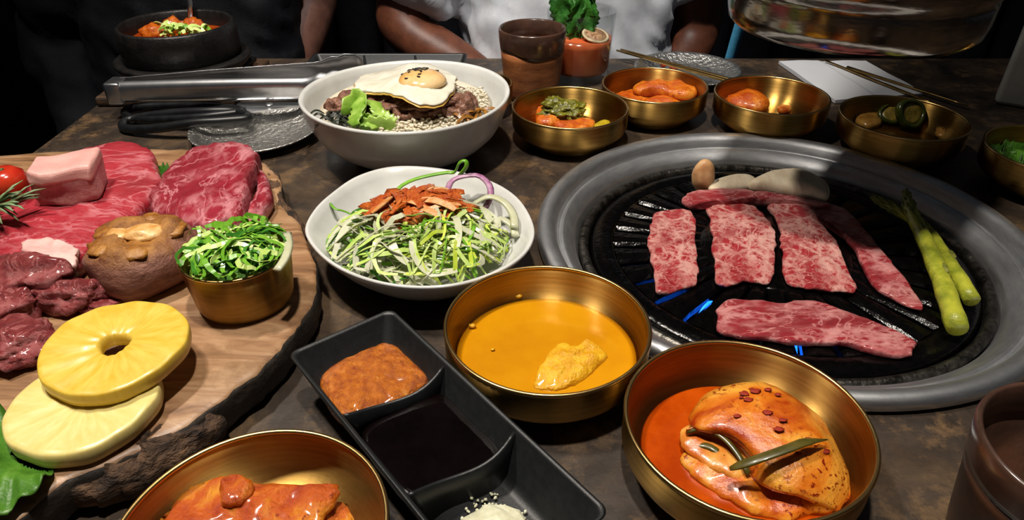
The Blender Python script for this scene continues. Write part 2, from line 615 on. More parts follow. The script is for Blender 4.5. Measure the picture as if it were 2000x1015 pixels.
for k in range(NR):
    o = r0 if k == 0 else r0.copy()
    if k:
        COL.objects.link(o)
    o.rotation_euler.z = FA + 2 * PI * (k + 0.5) / NR
FL = M('blue_gas_flame', '#1668ff', emit=4.0)
def flame(p, ln, wd, hgt, label):
    a = math.atan2(p[1] - GC[1], p[0] - GC[0])
    d = math.hypot(p[1] - GC[1], p[0] - GC[0])
    a = FA + round((a - FA) / (2 * PI / NR)) * 2 * PI / NR
    p = (GC[0] + d * math.cos(a), GC[1] + d * math.sin(a))
    v, f = lathe_vf([(0.0, 0), (0.62, 0.05), (0.9, 0.25), (1.0, 0.5), (0.7, 0.78), (0.35, 0.93), (0.0, 1.0)], 20)
    v = [(x * ln, y * wd, z * hgt) for x, y, z in v]
    o = mobj('gas_flame', v, f, FL)
    o.location = (p[0], p[1], -0.055)
    o.rotation_euler.z = a
    tag(o, label, 'flame', 'burner flames under the grill plate')
flame((0.1431,0.4117,-0.018), 0.019, 0.0038, 0.0435, 'blue gas flame in the slot between the leftmost and the lowest meat slice')
flame((0.191,0.3711,-0.018), 0.014, 0.0032, 0.0425, 'blue gas flame in the slot under the lone lowest meat slice')

# ---------------------------------------------------------------- brass bowls
def bowl_profile(r, h=0.036):
    k = r / 0.0587
    return [(0.036 * k, 0.0), (0.041 * k, 0.0008), (0.0445 * k, 0.005), (0.0520 * k, 0.0105), (0.0565 * k, 0.0145), (0.0583 * k, 0.0185),
            (r - 0.0003, h * 0.8), (r, h - 0.0012), (r - 0.0005, h), (r - 0.0016, h), (r - 0.0022, h - 0.0012), (r - 0.0026, h * 0.8), (0.0558 * k, 0.020), (0.0535 * k, 0.0145),
            (0.048 * k, 0.009), (0.040 * k, 0.0065), (0.02 * k, 0.0055), (0.0, 0.0055)]
def seat_in(o, c, r, off=(0, 0, 0)):
    """lift and pull in the vertices of a mesh so that it lies inside the brass bowl at c"""
    k = r / 0.0587
    pr = [(0, 0.0055), (0.02, 0.0055), (0.040, 0.0065), (0.048, 0.009), (0.0535, 0.0145), (0.0555, 0.0195)]
    lx, ly, lz = (o.location[j] + off[j] for j in range(3))
    for v in o.data.vertices:
        x, y, z = v.co.x + lx - c[0], v.co.y + ly - c[1], v.co.z + lz
        d = math.hypot(x, y) + 1e-9
        m = min(1.0, 0.0553 * k / d)
        x, y, d = x * m, y * m, d * m
        for (r0_, z0_), (r1_, z1_) in zip(pr, pr[1:]):
            if d <= r1_ * k:
                f_ = (d / k - r0_) / (r1_ - r0_)
                z = max(z, z0_ + (z1_ - z0_) * f_ - 0.0002)
                break
        v.co = (x + c[0] - lx, y + c[1] - ly, z - lz)
    return o
def brass_bowl(x, y, r, label, h=0.036, group='brass side dish bowls'):
    t = thing('brass_bowl', label, 'bowl', (x, y, 0), 0, group)
    p = bowl_profile(r, h)
    lathe('bowl_body', [(0.0, 0.0)] + p, BRASS, t, n=80)
    v, f = sweep_vf([((r - 0.0011) * math.cos(2 * PI * k / 80), (r - 0.0011) * math.sin(2 * PI * k / 80), h - 0.0002) for k in range(80)], 0.0013, n=8, closed=True)
    mobj('rim', v, f, BRASS_DK, t)
    return t
BA = (0.0585, 0.6755)
BB = (0.155, 0.741)
BC = (0.2725, 0.7105)
BD = (0.382, 0.6487)
BE = (0.482, 0.569)
BF = (0.0208, 0.3258)
BG = (0.1175, 0.249)
BH = (-0.1105, 0.1845)
brass_bowl(*BA, 0.0587, 'brass bowl of green chilli pickle beside the white rice bowl')
brass_bowl(*BB, 0.0572, 'brass bowl of orange sauced rolls in front of the cocktail glass')
brass_bowl(*BC, 0.0587, 'brass bowl holding two small orange dumplings, mostly empty')
brass_bowl(*BD, 0.0588, 'brass bowl of pickled jalapeno rings near the white napkin')
brass_bowl(*BE, 0.0585, 'brass bowl of green leaves at the right of the grill')
brass_bowl(*BF, 0.0611, 'brass bowl full of yellow broth between salad plate and grill')
brass_bowl(*BG, 0.0612, 'brass bowl of folded cabbage kimchi in orange juice')
brass_bowl(*BH, 0.0580, 'brass bowl of thick red-orange sauced slices beside the wooden board')
brass_bowl(-0.035, 0.752, 0.036, 'small brass bowl tucked between white rice bowl and brown cup', 0.034)

# ---------------------------------------------------------------- white rice bowl and salad plate
WB = (-0.101, 0.6445)
def wfr(r, z, a):
    k = 1 + 0.006 * math.sin(2 * a + 1) + 0.004 * math.sin(3 * a)
    rip = 0.0005 * math.sin(z * 620) * (1 if r > 0.06 else 0)
    return r * k + rip, z * (1 + 0.015 * math.sin(a * 2 + 0.5))
o = lathe('rice_bowl', [(0, 0), (0.046, 0), (0.052, 0.001), (0.055, 0.004), (0.064, 0.009), (0.076, 0.017), (0.086, 0.027), (0.0915, 0.037), (0.0945, 0.046), (0.0965, 0.054), (0.098, 0.059),
                        (0.0985, 0.0615), (0.0975, 0.0632), (0.0955, 0.0632), (0.0938, 0.061), (0.092, 0.054), (0.089, 0.044), (0.084, 0.033), (0.074, 0.022), (0.058, 0.013), (0.03, 0.009), (0, 0.008)],
          WHITEC, n=112, fr=wfr, loc=(WB[0], WB[1], 0))
tag(o, 'wide white ceramic bowl of rice topped with beef and a fried egg', 'bowl')

SPOUT = [(-0.1483,0.4309),(-0.1495,0.4607),(-0.1418,0.4893),(-0.1264,0.5197),(-0.0993,0.537),(-0.0601,0.5331),(-0.0209,0.5132),(0.004,0.4826),(0.0157,0.4418),(0.0135,0.4123),(0,0.388),(-0.0231,0.3697),(-0.0487,0.3618),(-0.0784,0.3646),(-0.1072,0.3784),(-0.1307,0.4006)]
SP = (sum(p[0] for p in SPOUT) / len(SPOUT), sum(p[1] for p in SPOUT) / len(SPOUT))
def salad_plate():
    n = 96
    o2 = cat_closed(SPOUT, n)
    prof = [(0, 0), (0.50, 0), (0.58, 0.0015), (0.70, 0.008), (0.85, 0.019), (0.95, 0.029), (0.99, 0.034), (1.0, 0.0357), (0.99, 0.037), (0.965, 0.0362), (0.93, 0.031), (0.82, 0.020), (0.66, 0.0105), (0.5, 0.006), (0, 0.0055)]
    v, f = [], []
    for s, z in prof:
        for k in range(n):
            v.append(((o2[k][0] - SP[0]) * s, (o2[k][1] - SP[1]) * s, z))
    for i in range(len(prof) - 1):
        for k in range(n):
            f.append((i * n + k, i * n + (k + 1) % n, (i + 1) * n + (k + 1) % n, (i + 1) * n + k))
    o = mobj('salad_plate', v, f, WHITEC)
    o.location = (SP[0], SP[1], 0)
    tag(o, 'wavy white ceramic plate heaped with shredded scallion salad', 'plate')
salad_plate()

# ---------------------------------------------------------------- black three-compartment sauce trays
def sauce_tray(loc, rz, label):
    t = thing('sauce_tray', label, 'tray', loc, rz, 'three-compartment sauce trays')
    L, W, H = 0.190, 0.068, 0.032
    n = 12
    def rr(hx, hy, r):
        pts = []
        for cx, cy, a0 in ((hx - r, hy - r, 0), (-hx + r, hy - r, 90), (-hx + r, -hy + r, 180), (hx - r, -hy + r, 270)):
            for k in range(n + 1):
                a = math.radians(a0 + 90 * k / n)
                pts.append((cx + r * math.cos(a), cy + r * math.sin(a)))
        return pts
    loops = [(L / 2 - 0.014, W / 2 - 0.012, 0.006, 0.0), (L / 2 - 0.010, W / 2 - 0.009, 0.007, 0.002), (L / 2 - 0.001, W / 2 - 0.001, 0.006, H - 0.002), (L / 2, W / 2, 0.006, H),
             (L / 2 - 0.0012, W / 2 - 0.0012, 0.0055, H + 0.0006), (L / 2 - 0.003, W / 2 - 0.003, 0.005, H - 0.001), (L / 2 - 0.011, W / 2 - 0.010, 0.008, 0.007), (L / 2 - 0.017, W / 2 - 0.015, 0.008, 0.004)]
    v, f = [], []
    m = 4 * (n + 1)
    for hx, hy, r, z in loops:
        v += [(x, y, z) for x, y in rr(hx, hy, r)]
    for i in range(len(loops) - 1):
        for k in range(m):
            f.append((i * m + k, i * m + (k + 1) % m, (i + 1) * m + (k + 1) % m, (i + 1) * m + k))
    f += [tuple(range(m)), tuple((len(loops) - 1) * m + k for k in range(m))]
    mobj('tray_body', v, f, MELA, t)
    for dx in (-0.033, 0.030):
        v, f = [], []
        N = 17
        for k in range(N):
            u = -1 + 2 * k / (N - 1)
            y = u * (W / 2 - 0.0035)
            top = H - 0.009 + 0.008 * abs(u) ** 2.2
            xo = dx + 0.0025 * math.sin(u * 3)
            hw = (W / 2 - 0.0035) - (H - 0.004) * 0.24
            v += [(xo - 0.0028, y * 0.80, 0.004), (xo - 0.0013, y, top - 0.001), (xo, y, top), (xo + 0.0013, y, top - 0.001), (xo + 0.0028, y * 0.80, 0.004)]
        for k in range(N - 1):
            for j in range(5):
                f.append((k * 5 + j, k * 5 + (j + 1) % 5, (k + 1) * 5 + (j + 1) % 5, (k + 1) * 5 + j))
        f += [tuple(range(5)), tuple((N - 1) * 5 + j for j in range(5))]
        mobj('divider', v, f, MELA, t)
    return t
TL, TT, TR = (-0.1279,0.3037,0.032), (-0.0744,0.3459,0.032), (0.0441,0.1977,0.032)
ta = math.atan2(TR[1] - TT[1], TR[0] - TT[0])
tcx = (TL[0] + TR[0]) / 2
tcy = (TL[1] + TR[1]) / 2
sauce_tray((tcx, tcy, 0), ta, 'black sauce tray of orange paste, dark sauce and salt beside the yellow broth bowl')
sauce_tray((-0.150, 0.832, 0), 0, 'black sauce tray behind the white rice bowl')
def tl(x, y):
    c, s = math.cos(ta), math.sin(ta)
    return (tcx + x * c - y * s, tcy + x * s + y * c)
PASTE = M('soybean_chilli_paste', '#8a3a06', '#bf6a14', 190, rough=0.2, bmp=1.0, bscale=520, coat=0.3, c3='#c98a3a', lo=0.3, hi=0.62)
DARKS = M('dark_soy_sauce', '#060303', '#0a0505', 60, rough=0.06, bmp=0.04, bscale=160)
o = slab('chilli_paste', [tl(*p) for p in ((-0.086, -0.018), (-0.068, -0.0275), (-0.043, -0.0265), (-0.0365, -0.010), (-0.0365, 0.015), (-0.044, 0.0265), (-0.066, 0.0275), (-0.083, 0.0255), (-0.0885, 0.012)) ], 0.0045, 0.0165, PASTE, p=3.2, amp=0.0022, ns=150)
tag(o, 'orange-brown grainy soybean chilli paste in the sauce tray by the board', 'sauce', 'dipping sauces')
o = slab('dark_sauce', [tl(*p) for p in ((-0.030, -0.024), (0, -0.0275), (0.026, -0.024), (0.0285, 0), (0.0275, 0.024), (0, 0.0265), (-0.0295, 0.024), (-0.0315, 0))], 0.0045, 0.0135, DARKS, p=9, amp=0.0001, ns=120)
tag(o, 'glossy near-black dipping sauce in the middle of the tray', 'sauce', 'dipping sauces')
def salt():
    vfs = []
    for k in range(700):
        a = random.uniform(0, 2 * PI)
        d = abs(random.gauss(0, 0.55))
        if d > 1.5:
            continue
        x, y = 0.055 + 0.017 * d * math.cos(a), -0.002 + 0.015 * d * math.sin(a)
        s = random.uniform(0.0006, 0.0012)
        z = 0.0047 + max(0, 0.008 * (1 - d * 0.9)) * random.uniform(0.3, 1) + s
        q = tl(x, y)
        R = Matrix.Rotation(random.uniform(0, 3), 3, Vector((random.random(), random.random(), 0.4)).normalized())
        v, f = blob_vf((q[0], q[1], z), (s, s * 0.9, s * 0.8), 0.3, 1.5, k, 1, R)
        vfs.append((v, f))
    mound, mf = blob_vf((*tl(0.056, -0.002), 0.006), (0.016, 0.014, 0.008), 0.2, 2, 4, 3)
    mound = [(x, y, max(z, 0.0042)) for x, y, z in mound]
    vfs.append((mound, mf))
    o = mobj('coarse_salt', *join(*vfs), M('coarse_salt', '#d2d2b8', '#c3c2a4', 200, rough=0.4, sss=0.2), smooth=False)
    tag(o, 'coarse off-white salt in the end of the sauce tray', 'salt', None, 'stuff')
salt()
o = slab('chilli_paste', [(-0.222, 0.812), (-0.205, 0.806), (-0.189, 0.815), (-0.187, 0.835), (-0.197, 0.847), (-0.215, 0.845), (-0.224, 0.830)], 0.0045, 0.016, PASTE, p=2.6, amp=0.003, ns=120)
tag(o, 'orange chilli paste in the sauce tray behind the rice bowl', 'sauce', 'dipping sauces')

# ---------------------------------------------------------------- meat slices on the grill
SL = meat('marbled_beef', '#9a121d', '#bd2a35', '#e0aaa0', 54, 0.046, 0.34, 0.44, None, 30)
SL2 = meat('streaked_beef', '#8a121f', '#ab2632', '#d89592', 50, 0.05, 0.34, 0.50, (0.6, 1.3, 1), 30)
ZM = -0.0072
def plate_z(x, y):        # top of the cooking plate under a point
    r = math.hypot(x - GC[0], y - GC[1])
    return -0.006 - 0.0028 * min(1, r / 0.058) ** 2 if r < 0.058 else -0.0088 - 0.0016 * min(1, (r - 0.058) / 0.07) + (0.0008 if r > 0.129 else 0)
def gslice(outl, label, mat, seed, h=0.0052, amp=0.0012):
    o = slab('beef_slice', outl, ZM, h, mat, n=88, p=5, amp=amp, ns=110, seed=seed, edge=0.0028, zf=lambda x, y: plate_z(x, y) - ZM + 0.0004 + 0.0005 * fbm((x, y, 0), 45, seed))
    return tag(o, label, 'meat', 'beef slices on the grill')
gslice([(0.1248,0.5317),(0.1433,0.54),(0.1555,0.5345),(0.1545,0.5097),(0.146,0.4694),(0.1385,0.428),(0.1236,0.4201),(0.1071,0.4156),(0.1079,0.4403),(0.1097,0.477),(0.1167,0.5097)], 'narrow marbled raw beef slice alone on the ribbed plate beside the grill edge', SL, 1)
gslice([(0.1712,0.5409),(0.1899,0.5475),(0.212,0.5456),(0.2161,0.529),(0.2168,0.4963),(0.2075,0.4678),(0.1935,0.4294),(0.1745,0.428),(0.1531,0.426),(0.1574,0.4545),(0.1638,0.493),(0.1702,0.5254)], 'broad heavily marbled beef slice, second from the bare side of the grill', SL, 2)
gslice([(0.2269,0.5456),(0.252,0.5572),(0.2651,0.5428),(0.2615,0.5183),(0.2625,0.4786),(0.2568,0.4487),(0.2523,0.4188),(0.2382,0.4162),(0.2191,0.4201),(0.2044,0.4267),(0.2096,0.4545),(0.22,0.493),(0.2265,0.5272)], 'broad marbled beef slice with pointed corner, third from the bare side of the grill', SL, 3)
gslice([(0.2647,0.5391),(0.2868,0.5466),(0.2947,0.5272),(0.294,0.4946),(0.2946,0.4545),(0.2936,0.4055),(0.288,0.3963),(0.277,0.4036),(0.2675,0.4221),(0.2699,0.4473),(0.2734,0.477),(0.2704,0.5097),(0.2629,0.5245)], 'long dark lean beef slice pointing to the asparagus', SL2, 4)
gslice([(0.15,0.403),(0.1715,0.4042),(0.1924,0.4012),(0.2185,0.403),(0.2406,0.3863),(0.2567,0.3749),(0.2663,0.3623),(0.2637,0.3533),(0.2544,0.3442),(0.2381,0.3482),(0.219,0.3586),(0.1885,0.358),(0.1699,0.3634),(0.147,0.3666),(0.1392,0.3737)], 'long raw beef slice lying crosswise by itself nearest the kimchi bowl', SL2, 5, 0.006)
gslice([(0.1572,0.5623),(0.1858,0.5704),(0.2218,0.5663),(0.2551,0.5554),(0.2793,0.5448),(0.2727,0.5392),(0.247,0.5448),(0.2166,0.5486),(0.1796,0.5448),(0.1543,0.542)], 'narrow beef strip lying against the white mushroom', SL2, 6, 0.009, 0.0018)
MUSH = M('pale_mushroom', '#c9b89c', '#d9ccb2', 50, rough=0.55, stretch=(3, 1, 1), bmp=0.15, bscale=200, sss=0.1)
def msl(outl, z, h, label, seed):
    o = slab('king_oyster_mushroom', outl, z, h, MUSH, n=56, p=3, amp=0.001, ns=60, seed=seed, zf=lambda x, y: plate_z(x, y) - ZM)
    return tag(o, label, 'mushroom', 'mushroom slices on the grill')
msl([(0.1835,0.5828),(0.2119,0.5989),(0.2277,0.5935),(0.2243,0.5787),(0.2089,0.5704),(0.1831,0.5674)], ZM, 0.012, 'small pale mushroom slice between brown cap and large white slice', 2)
msl([(0.2191,0.5777),(0.2451,0.598),(0.2695,0.5991),(0.285,0.5861),(0.2878,0.5685),(0.2784,0.5487),(0.2592,0.5555),(0.235,0.5654),(0.2191,0.5695)], ZM, 0.019, 'large thick white mushroom slice behind the beef strip', 3)
cp = (0.1761,0.5818,0.0055)
o = blob('mushroom_cap', cp, (0.0105, 0.0085, 0.0165), M('tan_mushroom_cap', '#a9764a', '#cfa878', 60, rough=0.5, bmp=0.1), amp=0.08, s=1.2, sub=3)
tag(o, 'small tan oval mushroom cap standing at the end of the white slice', 'mushroom', 'mushroom slices on the grill')

ASP = M('grilled_asparagus', '#7a8422', '#aaac34', 70, rough=0.4, coat=0.15, bmp=0.4, bscale=300, stretch=(1, 1, 1))
ASPT = M('asparagus_tip', '#57601f', '#7d7d33', 200, rough=0.5, bmp=0.4, bscale=400)
def asparagus(path, r0, label, seed):
    pts = cat_open(path, 26)
    t = thing('asparagus_spear', label, 'asparagus', pts[0], 0, 'asparagus on the grill')
    loc = [tuple(p[j] - pts[0][j] for j in range(3)) for p in pts]
    rad = [r0 * (1.0 - 0.42 * (i / 25)) * (1 + 0.05 * math.sin(i * 1.7 + seed)) for i in range(26)]
    rad[0] *= 0.9
    for i in range(21, 26):
        rad[i] *= 1 - 0.16 * (i - 20)
    sweep('stalk', loc, rad, ASP, t, n=16)
    lv, lf = blob_vf((0, 0, 0), (0.0017, 0.0013, 0.0052), 0.1, 1, 1, 2)
    first = None
    for k in range(26):
        u = 0.72 + 0.27 * (k / 26)
        i = min(24, int(u * 25))
        p, q = Vector(loc[i]), Vector(loc[i + 1])
        d = (q - p).normalized()
        a = k * 2.4 + seed
        s = d.cross(Vector((0, 0, 1))).normalized()
        up = s.cross(d)
        off = (s * math.cos(a) + up * math.sin(a)) * rad[i] * 0.85
        if first is None:
            first = o = mobj('scale_leaf', lv, lf, ASPT, t)
        else:
            o = first.copy()
            COL.objects.link(o)
        o.location = p + (q - p) * (u * 25 - i) + off
        o.rotation_euler = (d * 1.0 + off.normalized() * 0.16).to_track_quat('Z', 'Y').to_euler()
    for k, i in enumerate((7, 13, 18)):
        p, q = Vector(loc[i]), Vector(loc[i + 1])
        d = (q - p).normalized()
        o = first.copy()
        COL.objects.link(o)
        s = d.cross(Vector((0, 0, 1))).normalized()
        o.location = p + s.cross(d) * rad[i] * 0.93 + s * rad[i] * (0.4 - 0.4 * k)
        o.scale = (1.3, 0.8, 1.2)
        o.rotation_euler = d.to_track_quat('Z', 'Y').to_euler()
asparagus([(0.2944,0.3629,0.003),(0.3112,0.4176,0.004),(0.3253,0.4751,0.006),(0.3306,0.5068,0.009),(0.3394,0.5382,0.013)], 0.0073, 'thick asparagus spear lying over another on the grill', 0.5)
asparagus([(0.3232,0.3968,0.001),(0.3314,0.4423,0.001),(0.3393,0.4946,0),(0.3279,0.5201,0.003),(0.3136,0.5383,0.006)], 0.0060, 'thinner asparagus spear crossing under the thick one', 2.2)

# ---------------------------------------------------------------- exhaust hood
HC = (0.2525, 0.537, 0.1535)
hd = thing('exhaust_hood', 'shiny steel exhaust hood hanging low over the grill', 'exhaust hood', HC)
lathe('hood_bell', [(0.0536, 0.01), (0.0786, 0.002), (0.0839, 0.0), (0.088, 0.004), (0.0898, 0.012), (0.0906, 0.026), (0.0906, 0.03), (0.0934, 0.033), (0.0947, 0.04), (0.0947, 0.21), (0.0839, 0.25), (0.0536, 0.3), (0.0509, 0.3), (0.0803, 0.248), (0.0911, 0.208), (0.0902, 0.036), (0.0857, 0.028), (0.0536, 0.013)],
      M('polished_hood_steel', '#6f6a64', '#8e8881', 8, rough=0.16, metal=1, bmp=0.25, bscale=18, stretch=(1, 1, 3)), hd, n=112, close=True)
lathe('duct_pipe', [(0.056, 0.29), (0.056, 1.9), (0.053, 1.9), (0.053, 0.29)], STEEL, hd, n=64, close=True)

# ---------------------------------------------------------------- wooden board
BT = 0.025
BOUT = [(-0.3181,0.6008),(-0.2675,0.5918),(-0.227,0.5743),(-0.1989,0.5407),(-0.1838,0.4951),(-0.1599,0.4587),(-0.1428,0.4227),(-0.1306,0.3875),(-0.1276,0.3616),(-0.1309,0.3395),(-0.1352,0.3173),(-0.1439,0.2944),(-0.1587,0.2697),(-0.1794,0.2427),(-0.1977,0.2276),(-0.2142,0.2171),(-0.23,0.1923),(-0.2923,0.2029),(-0.3933,0.3074),(-0.5055,0.4909),(-0.4911,0.568),(-0.4154,0.5963)]
def board():
    n = 120
    o2 = cat_closed(BOUT, n)
    cx = sum(q[0] for q in o2) / n
    cy = sum(q[1] for q in o2) / n
    t = thing('serving_board', 'live-edge wooden serving board loaded with raw meat and pineapple', 'board', (cx, cy, 0))
    prof = [(0.0, BT, 0), (0.5, BT, 0), (0.8, BT, 0), (0.965, BT, 0), (0.992, BT - 0.001, 1), (1.0, BT - 0.004, 1), (1.004, 0.014, 1), (0.99, 0.004, 1), (0.97, 0.0, 1), (0.0, 0.0, 1)]
    v, f, mi = [], [], []
    for s, z, _ in prof:
        for k in range(n):
            x, y = (o2[k][0] - cx) * s, (o2[k][1] - cy) * s
            if s > 0.9:
                e = 1 + 0.018 * fbm((x, y, 0), 60, 2) + 0.012 * fbm((x, y, z * 4), 170, 4)
                x, y = x * e, y * e
            v.append((x, y, z))
    for i in range(len(prof) - 1):
        for k in range(n):
            f.append((i * n + k, i * n + (k + 1) % n, (i + 1) * n + (k + 1) % n, (i + 1) * n + k))
            mi.append(prof[i][2] if i != 4 else 1)
    o = mobj('board_slab', v, f, [WOOD, BURNT], t)
    o.data.polygons.foreach_set('material_index', mi)
    def barkpiece(outl, z0, h, seed):
        ol = [(x - cx, y - cy) for x, y in outl]
        slab('bark', ol, z0, h, BARK, t, n=72, p=3, amp=0.006, ns=120, seed=seed, edge=0.005)
    barkpiece([(-0.2239,0.5608),(-0.2044,0.5557),(-0.1855,0.5043),(-0.1585,0.4657),(-0.1617,0.458),(-0.1852,0.4791),(-0.2053,0.5131)], 0.003, 0.022, 3)
    barkpiece([(-0.1666,0.2756),(-0.1546,0.2614),(-0.1689,0.2427),(-0.1829,0.2274),(-0.1988,0.2189),(-0.218,0.2228),(-0.2058,0.2385),(-0.1881,0.2571)], 0.002, 0.021, 8)
    return t
board()

# raw meat on the board
STEAK = meat('raw_steak', '#a11526', '#bd2a3a', '#d48088', 32, 0.030, 0.32, 0.58, (0.7, 1.5, 1), 12)
STEAK2 = meat('raw_steak_marbled', '#8c0f22', '#b02038', '#de929a', 46, 0.05, 0.3, 0.54, (1.3, 0.7, 1), 15)
o = slab('beef_steak', [(-0.3809,0.5499),(-0.3643,0.5736),(-0.3416,0.5781),(-0.3114,0.5573),(-0.2861,0.5171),(-0.2741,0.4812),(-0.2747,0.4465),(-0.2848,0.4127),(-0.2888,0.3806),(-0.3216,0.3855),(-0.362,0.3962),(-0.4107,0.4375),(-0.4142,0.4769),(-0.3798,0.4986)], BT, 0.021, STEAK, n=110, p=5, amp=0.003, ns=40, seed=3, edge=0.004)
tag(o, 'wide raw red steak under the pink pork cube on the board', 'meat', 'raw meat on the board')
o = slab('beef_fat_edge', [(-0.3313,0.4012),(-0.314,0.4044),(-0.2925,0.3979),(-0.2831,0.3836),(-0.2844,0.3746),(-0.302,0.3794),(-0.3185,0.3879)], BT + 0.0165, 0.006, M('beef_fat', '#dba5a0', '#e6bdb6', 60, rough=0.4, sss=0.2, coat=0.2), p=5, amp=0.002, ns=90, seed=4, edge=0.005)
tag(o, 'strip of pale fat along the wide raw steak', 'meat', 'raw meat on the board')
o = slab('beef_steak', [(-0.2698,0.5431),(-0.258,0.5557),(-0.2404,0.5622),(-0.2198,0.5483),(-0.2068,0.5212),(-0.2043,0.4906),(-0.1968,0.4595),(-0.1956,0.4305),(-0.2086,0.4205),(-0.2322,0.4247),(-0.262,0.4439),(-0.2708,0.4759),(-0.2744,0.5154)], BT, 0.028, STEAK2, n=110, p=6, amp=0.003, ns=50, seed=6, edge=0.004)
tag(o, 'thick dark red marbled steak beside the bark edge of the board', 'meat', 'raw meat on the board')
o = slab('beef_steak', [(-0.2116,0.5293),(-0.2033,0.5227),(-0.193,0.5017),(-0.1868,0.4786),(-0.1864,0.4586),(-0.1901,0.442),(-0.1944,0.4391),(-0.1989,0.4704),(-0.2014,0.4955)], BT, 0.016, STEAK2, n=72, p=3, amp=0.003, ns=70, seed=9, edge=0.003)
tag(o, 'small dark red flap of beef sticking out under the thick marbled steak', 'meat', 'raw meat on the board')
MAR = meat('marinated_beef', '#6e1a1e', '#953a3b', '#b56a6a', 50, 0.05, 0.24, 0.55, None, 26)
for c, r, s, lab in (((-0.3113,0.3674,0.041), (0.030, 0.018, 0.013), 1, 'glossy marinated beef lump beside the strip of pale fat'),
                     ((-0.3077,0.3464,0.034), (0.017, 0.016, 0.012), 2, 'marinated beef lump hanging below the glossy one'),
                     ((-0.2812,0.3571,0.034), (0.024, 0.012, 0.011), 3, 'long marinated beef strip behind the pineapple rings'),
                     ((-0.285,0.3118,0.032), (0.023, 0.020, 0.010), 5, 'flat marinated beef piece at the side of the pineapple rings'),
                     ((-0.2593,0.3533,0.028), (0.013, 0.007, 0.005), 6, 'thin marinated beef scrap between pineapple and roasted mushroom')):
    o = blob('marinated_beef', c, r, MAR, amp=0.42, s=1.5, seed=s, sub=4)
    for v in o.data.vertices:
        v.co.z = max(v.co.z, BT - 0.0002 - c[2])
    tag(o, lab, 'meat', 'raw meat on the board')

# pork cube
c0 = (-0.342,0.4478,0.044)
c1 = (-0.3059,0.4587,0.044)
pang = math.atan2(c1[1] - c0[1], c1[0] - c0[0])
PORK = meat('pork_belly', '#bd7474', '#cb8a87', '#d9a59e', 40, 0.06, 0.42, 0.45)
FATM = M('pork_fat', '#d49a93', '#dca9a1', 50, rough=0.45, sss=0.2, bmp=0.2, bscale=200)
pk = thing('pork_belly_cube', 'pale pink cube of pork belly sitting on the wide steak', 'meat', (c0[0], c0[1], 0.0455), pang, 'raw meat on the board')
def dice(x0, x1, y0, y1, z0, z1, b, seed):
    v, f = box_vf(x0, x1, y0, y1, z0, z1, b, 4)
    bm = bmesh.new()
    vs = [bm.verts.new(q) for q in v]
    for q in f:
        bm.faces.new([vs[i] for i in q])
    bmesh.ops.subdivide_edges(bm, edges=list(bm.edges), cuts=4, use_grid_fill=True)
    bm.verts.index_update()
    out = []
    for q in bm.verts:
        d = 0.0026 * fbm(q.co, 60, seed) + 0.0008 * fbm(q.co, 220, seed + 3)
        out.append((q.co.x + d * 0.6, q.co.y + d, q.co.z + d))
    fs = [[y.index for y in x.verts] for x in bm.faces]
    bm.free()
    return out, fs
mobj('lean_layer', *dice(-0.003, 0.0395, 0.0, 0.036, 0.0, 0.0265, 0.004, 2), PORK, pk)
mobj('fat_layer', *dice(-0.0034, 0.0399, -0.0004, 0.0364, 0.018, 0.0282, 0.0032, 2), FATM, pk)

# pineapple rings
def pine(loc, ro, ri, h, label, c1, c2, tilt, seed, off=0.0):
    n = 96
    def fr(r, z, a):
        k = 1 + (0.006 * math.sin(a * 11 + seed) + 0.008 * math.sin(a * 5 + 1)) * (1 if r > ro * 0.7 else 0.3)
        return r * k, z + 0.00025 * math.sin(a * 13 + r * 120) * (1 if z > h * 0.6 else 0) + 0.0012 * math.sin(2 * a + seed)
    prof = [(ri, h * 0.15), (ri * 0.93, h * 0.5), (ri * 1.0, h * 0.9), (ri * 1.2, h * 1.02), (ro * 0.45, h), (ro * 0.7, h), (ro * 0.93, h * 1.0), (ro * 0.978, h * 0.985), (ro * 0.998, h * 0.90), (ro, h * 0.45), (ro * 0.99, h * 0.1), (ro * 0.96, 0), (ri * 1.3, 0)]
    o = lathe('pineapple_ring', prof, pine_mat(label, c1, c2), n=n, fr=fr, close=True, loc=loc)
    o.rotation_euler = tilt
    for q in o.data.vertices:
        q.co.y += off * max(0.0, 1 - math.hypot(q.co.x, q.co.y) / ro)
    tag(o, label, 'pineapple', 'pineapple rings on the board')
pine((-0.2195, 0.2615, BT + 0.0022), 0.0362, 0.0075, 0.0105, 'pale pineapple ring lying underneath on the wooden board', '#d4c172', '#dfd08c', (0, 0, 0), 1.0, 0.020)
pine((-0.2145, 0.2925, BT + 0.0152), 0.0372, 0.0078, 0.0095, 'bright yellow pineapple ring resting on top of another', '#d2ac36', '#dcbf54', (0.05, 0.02, 0), 2.0)

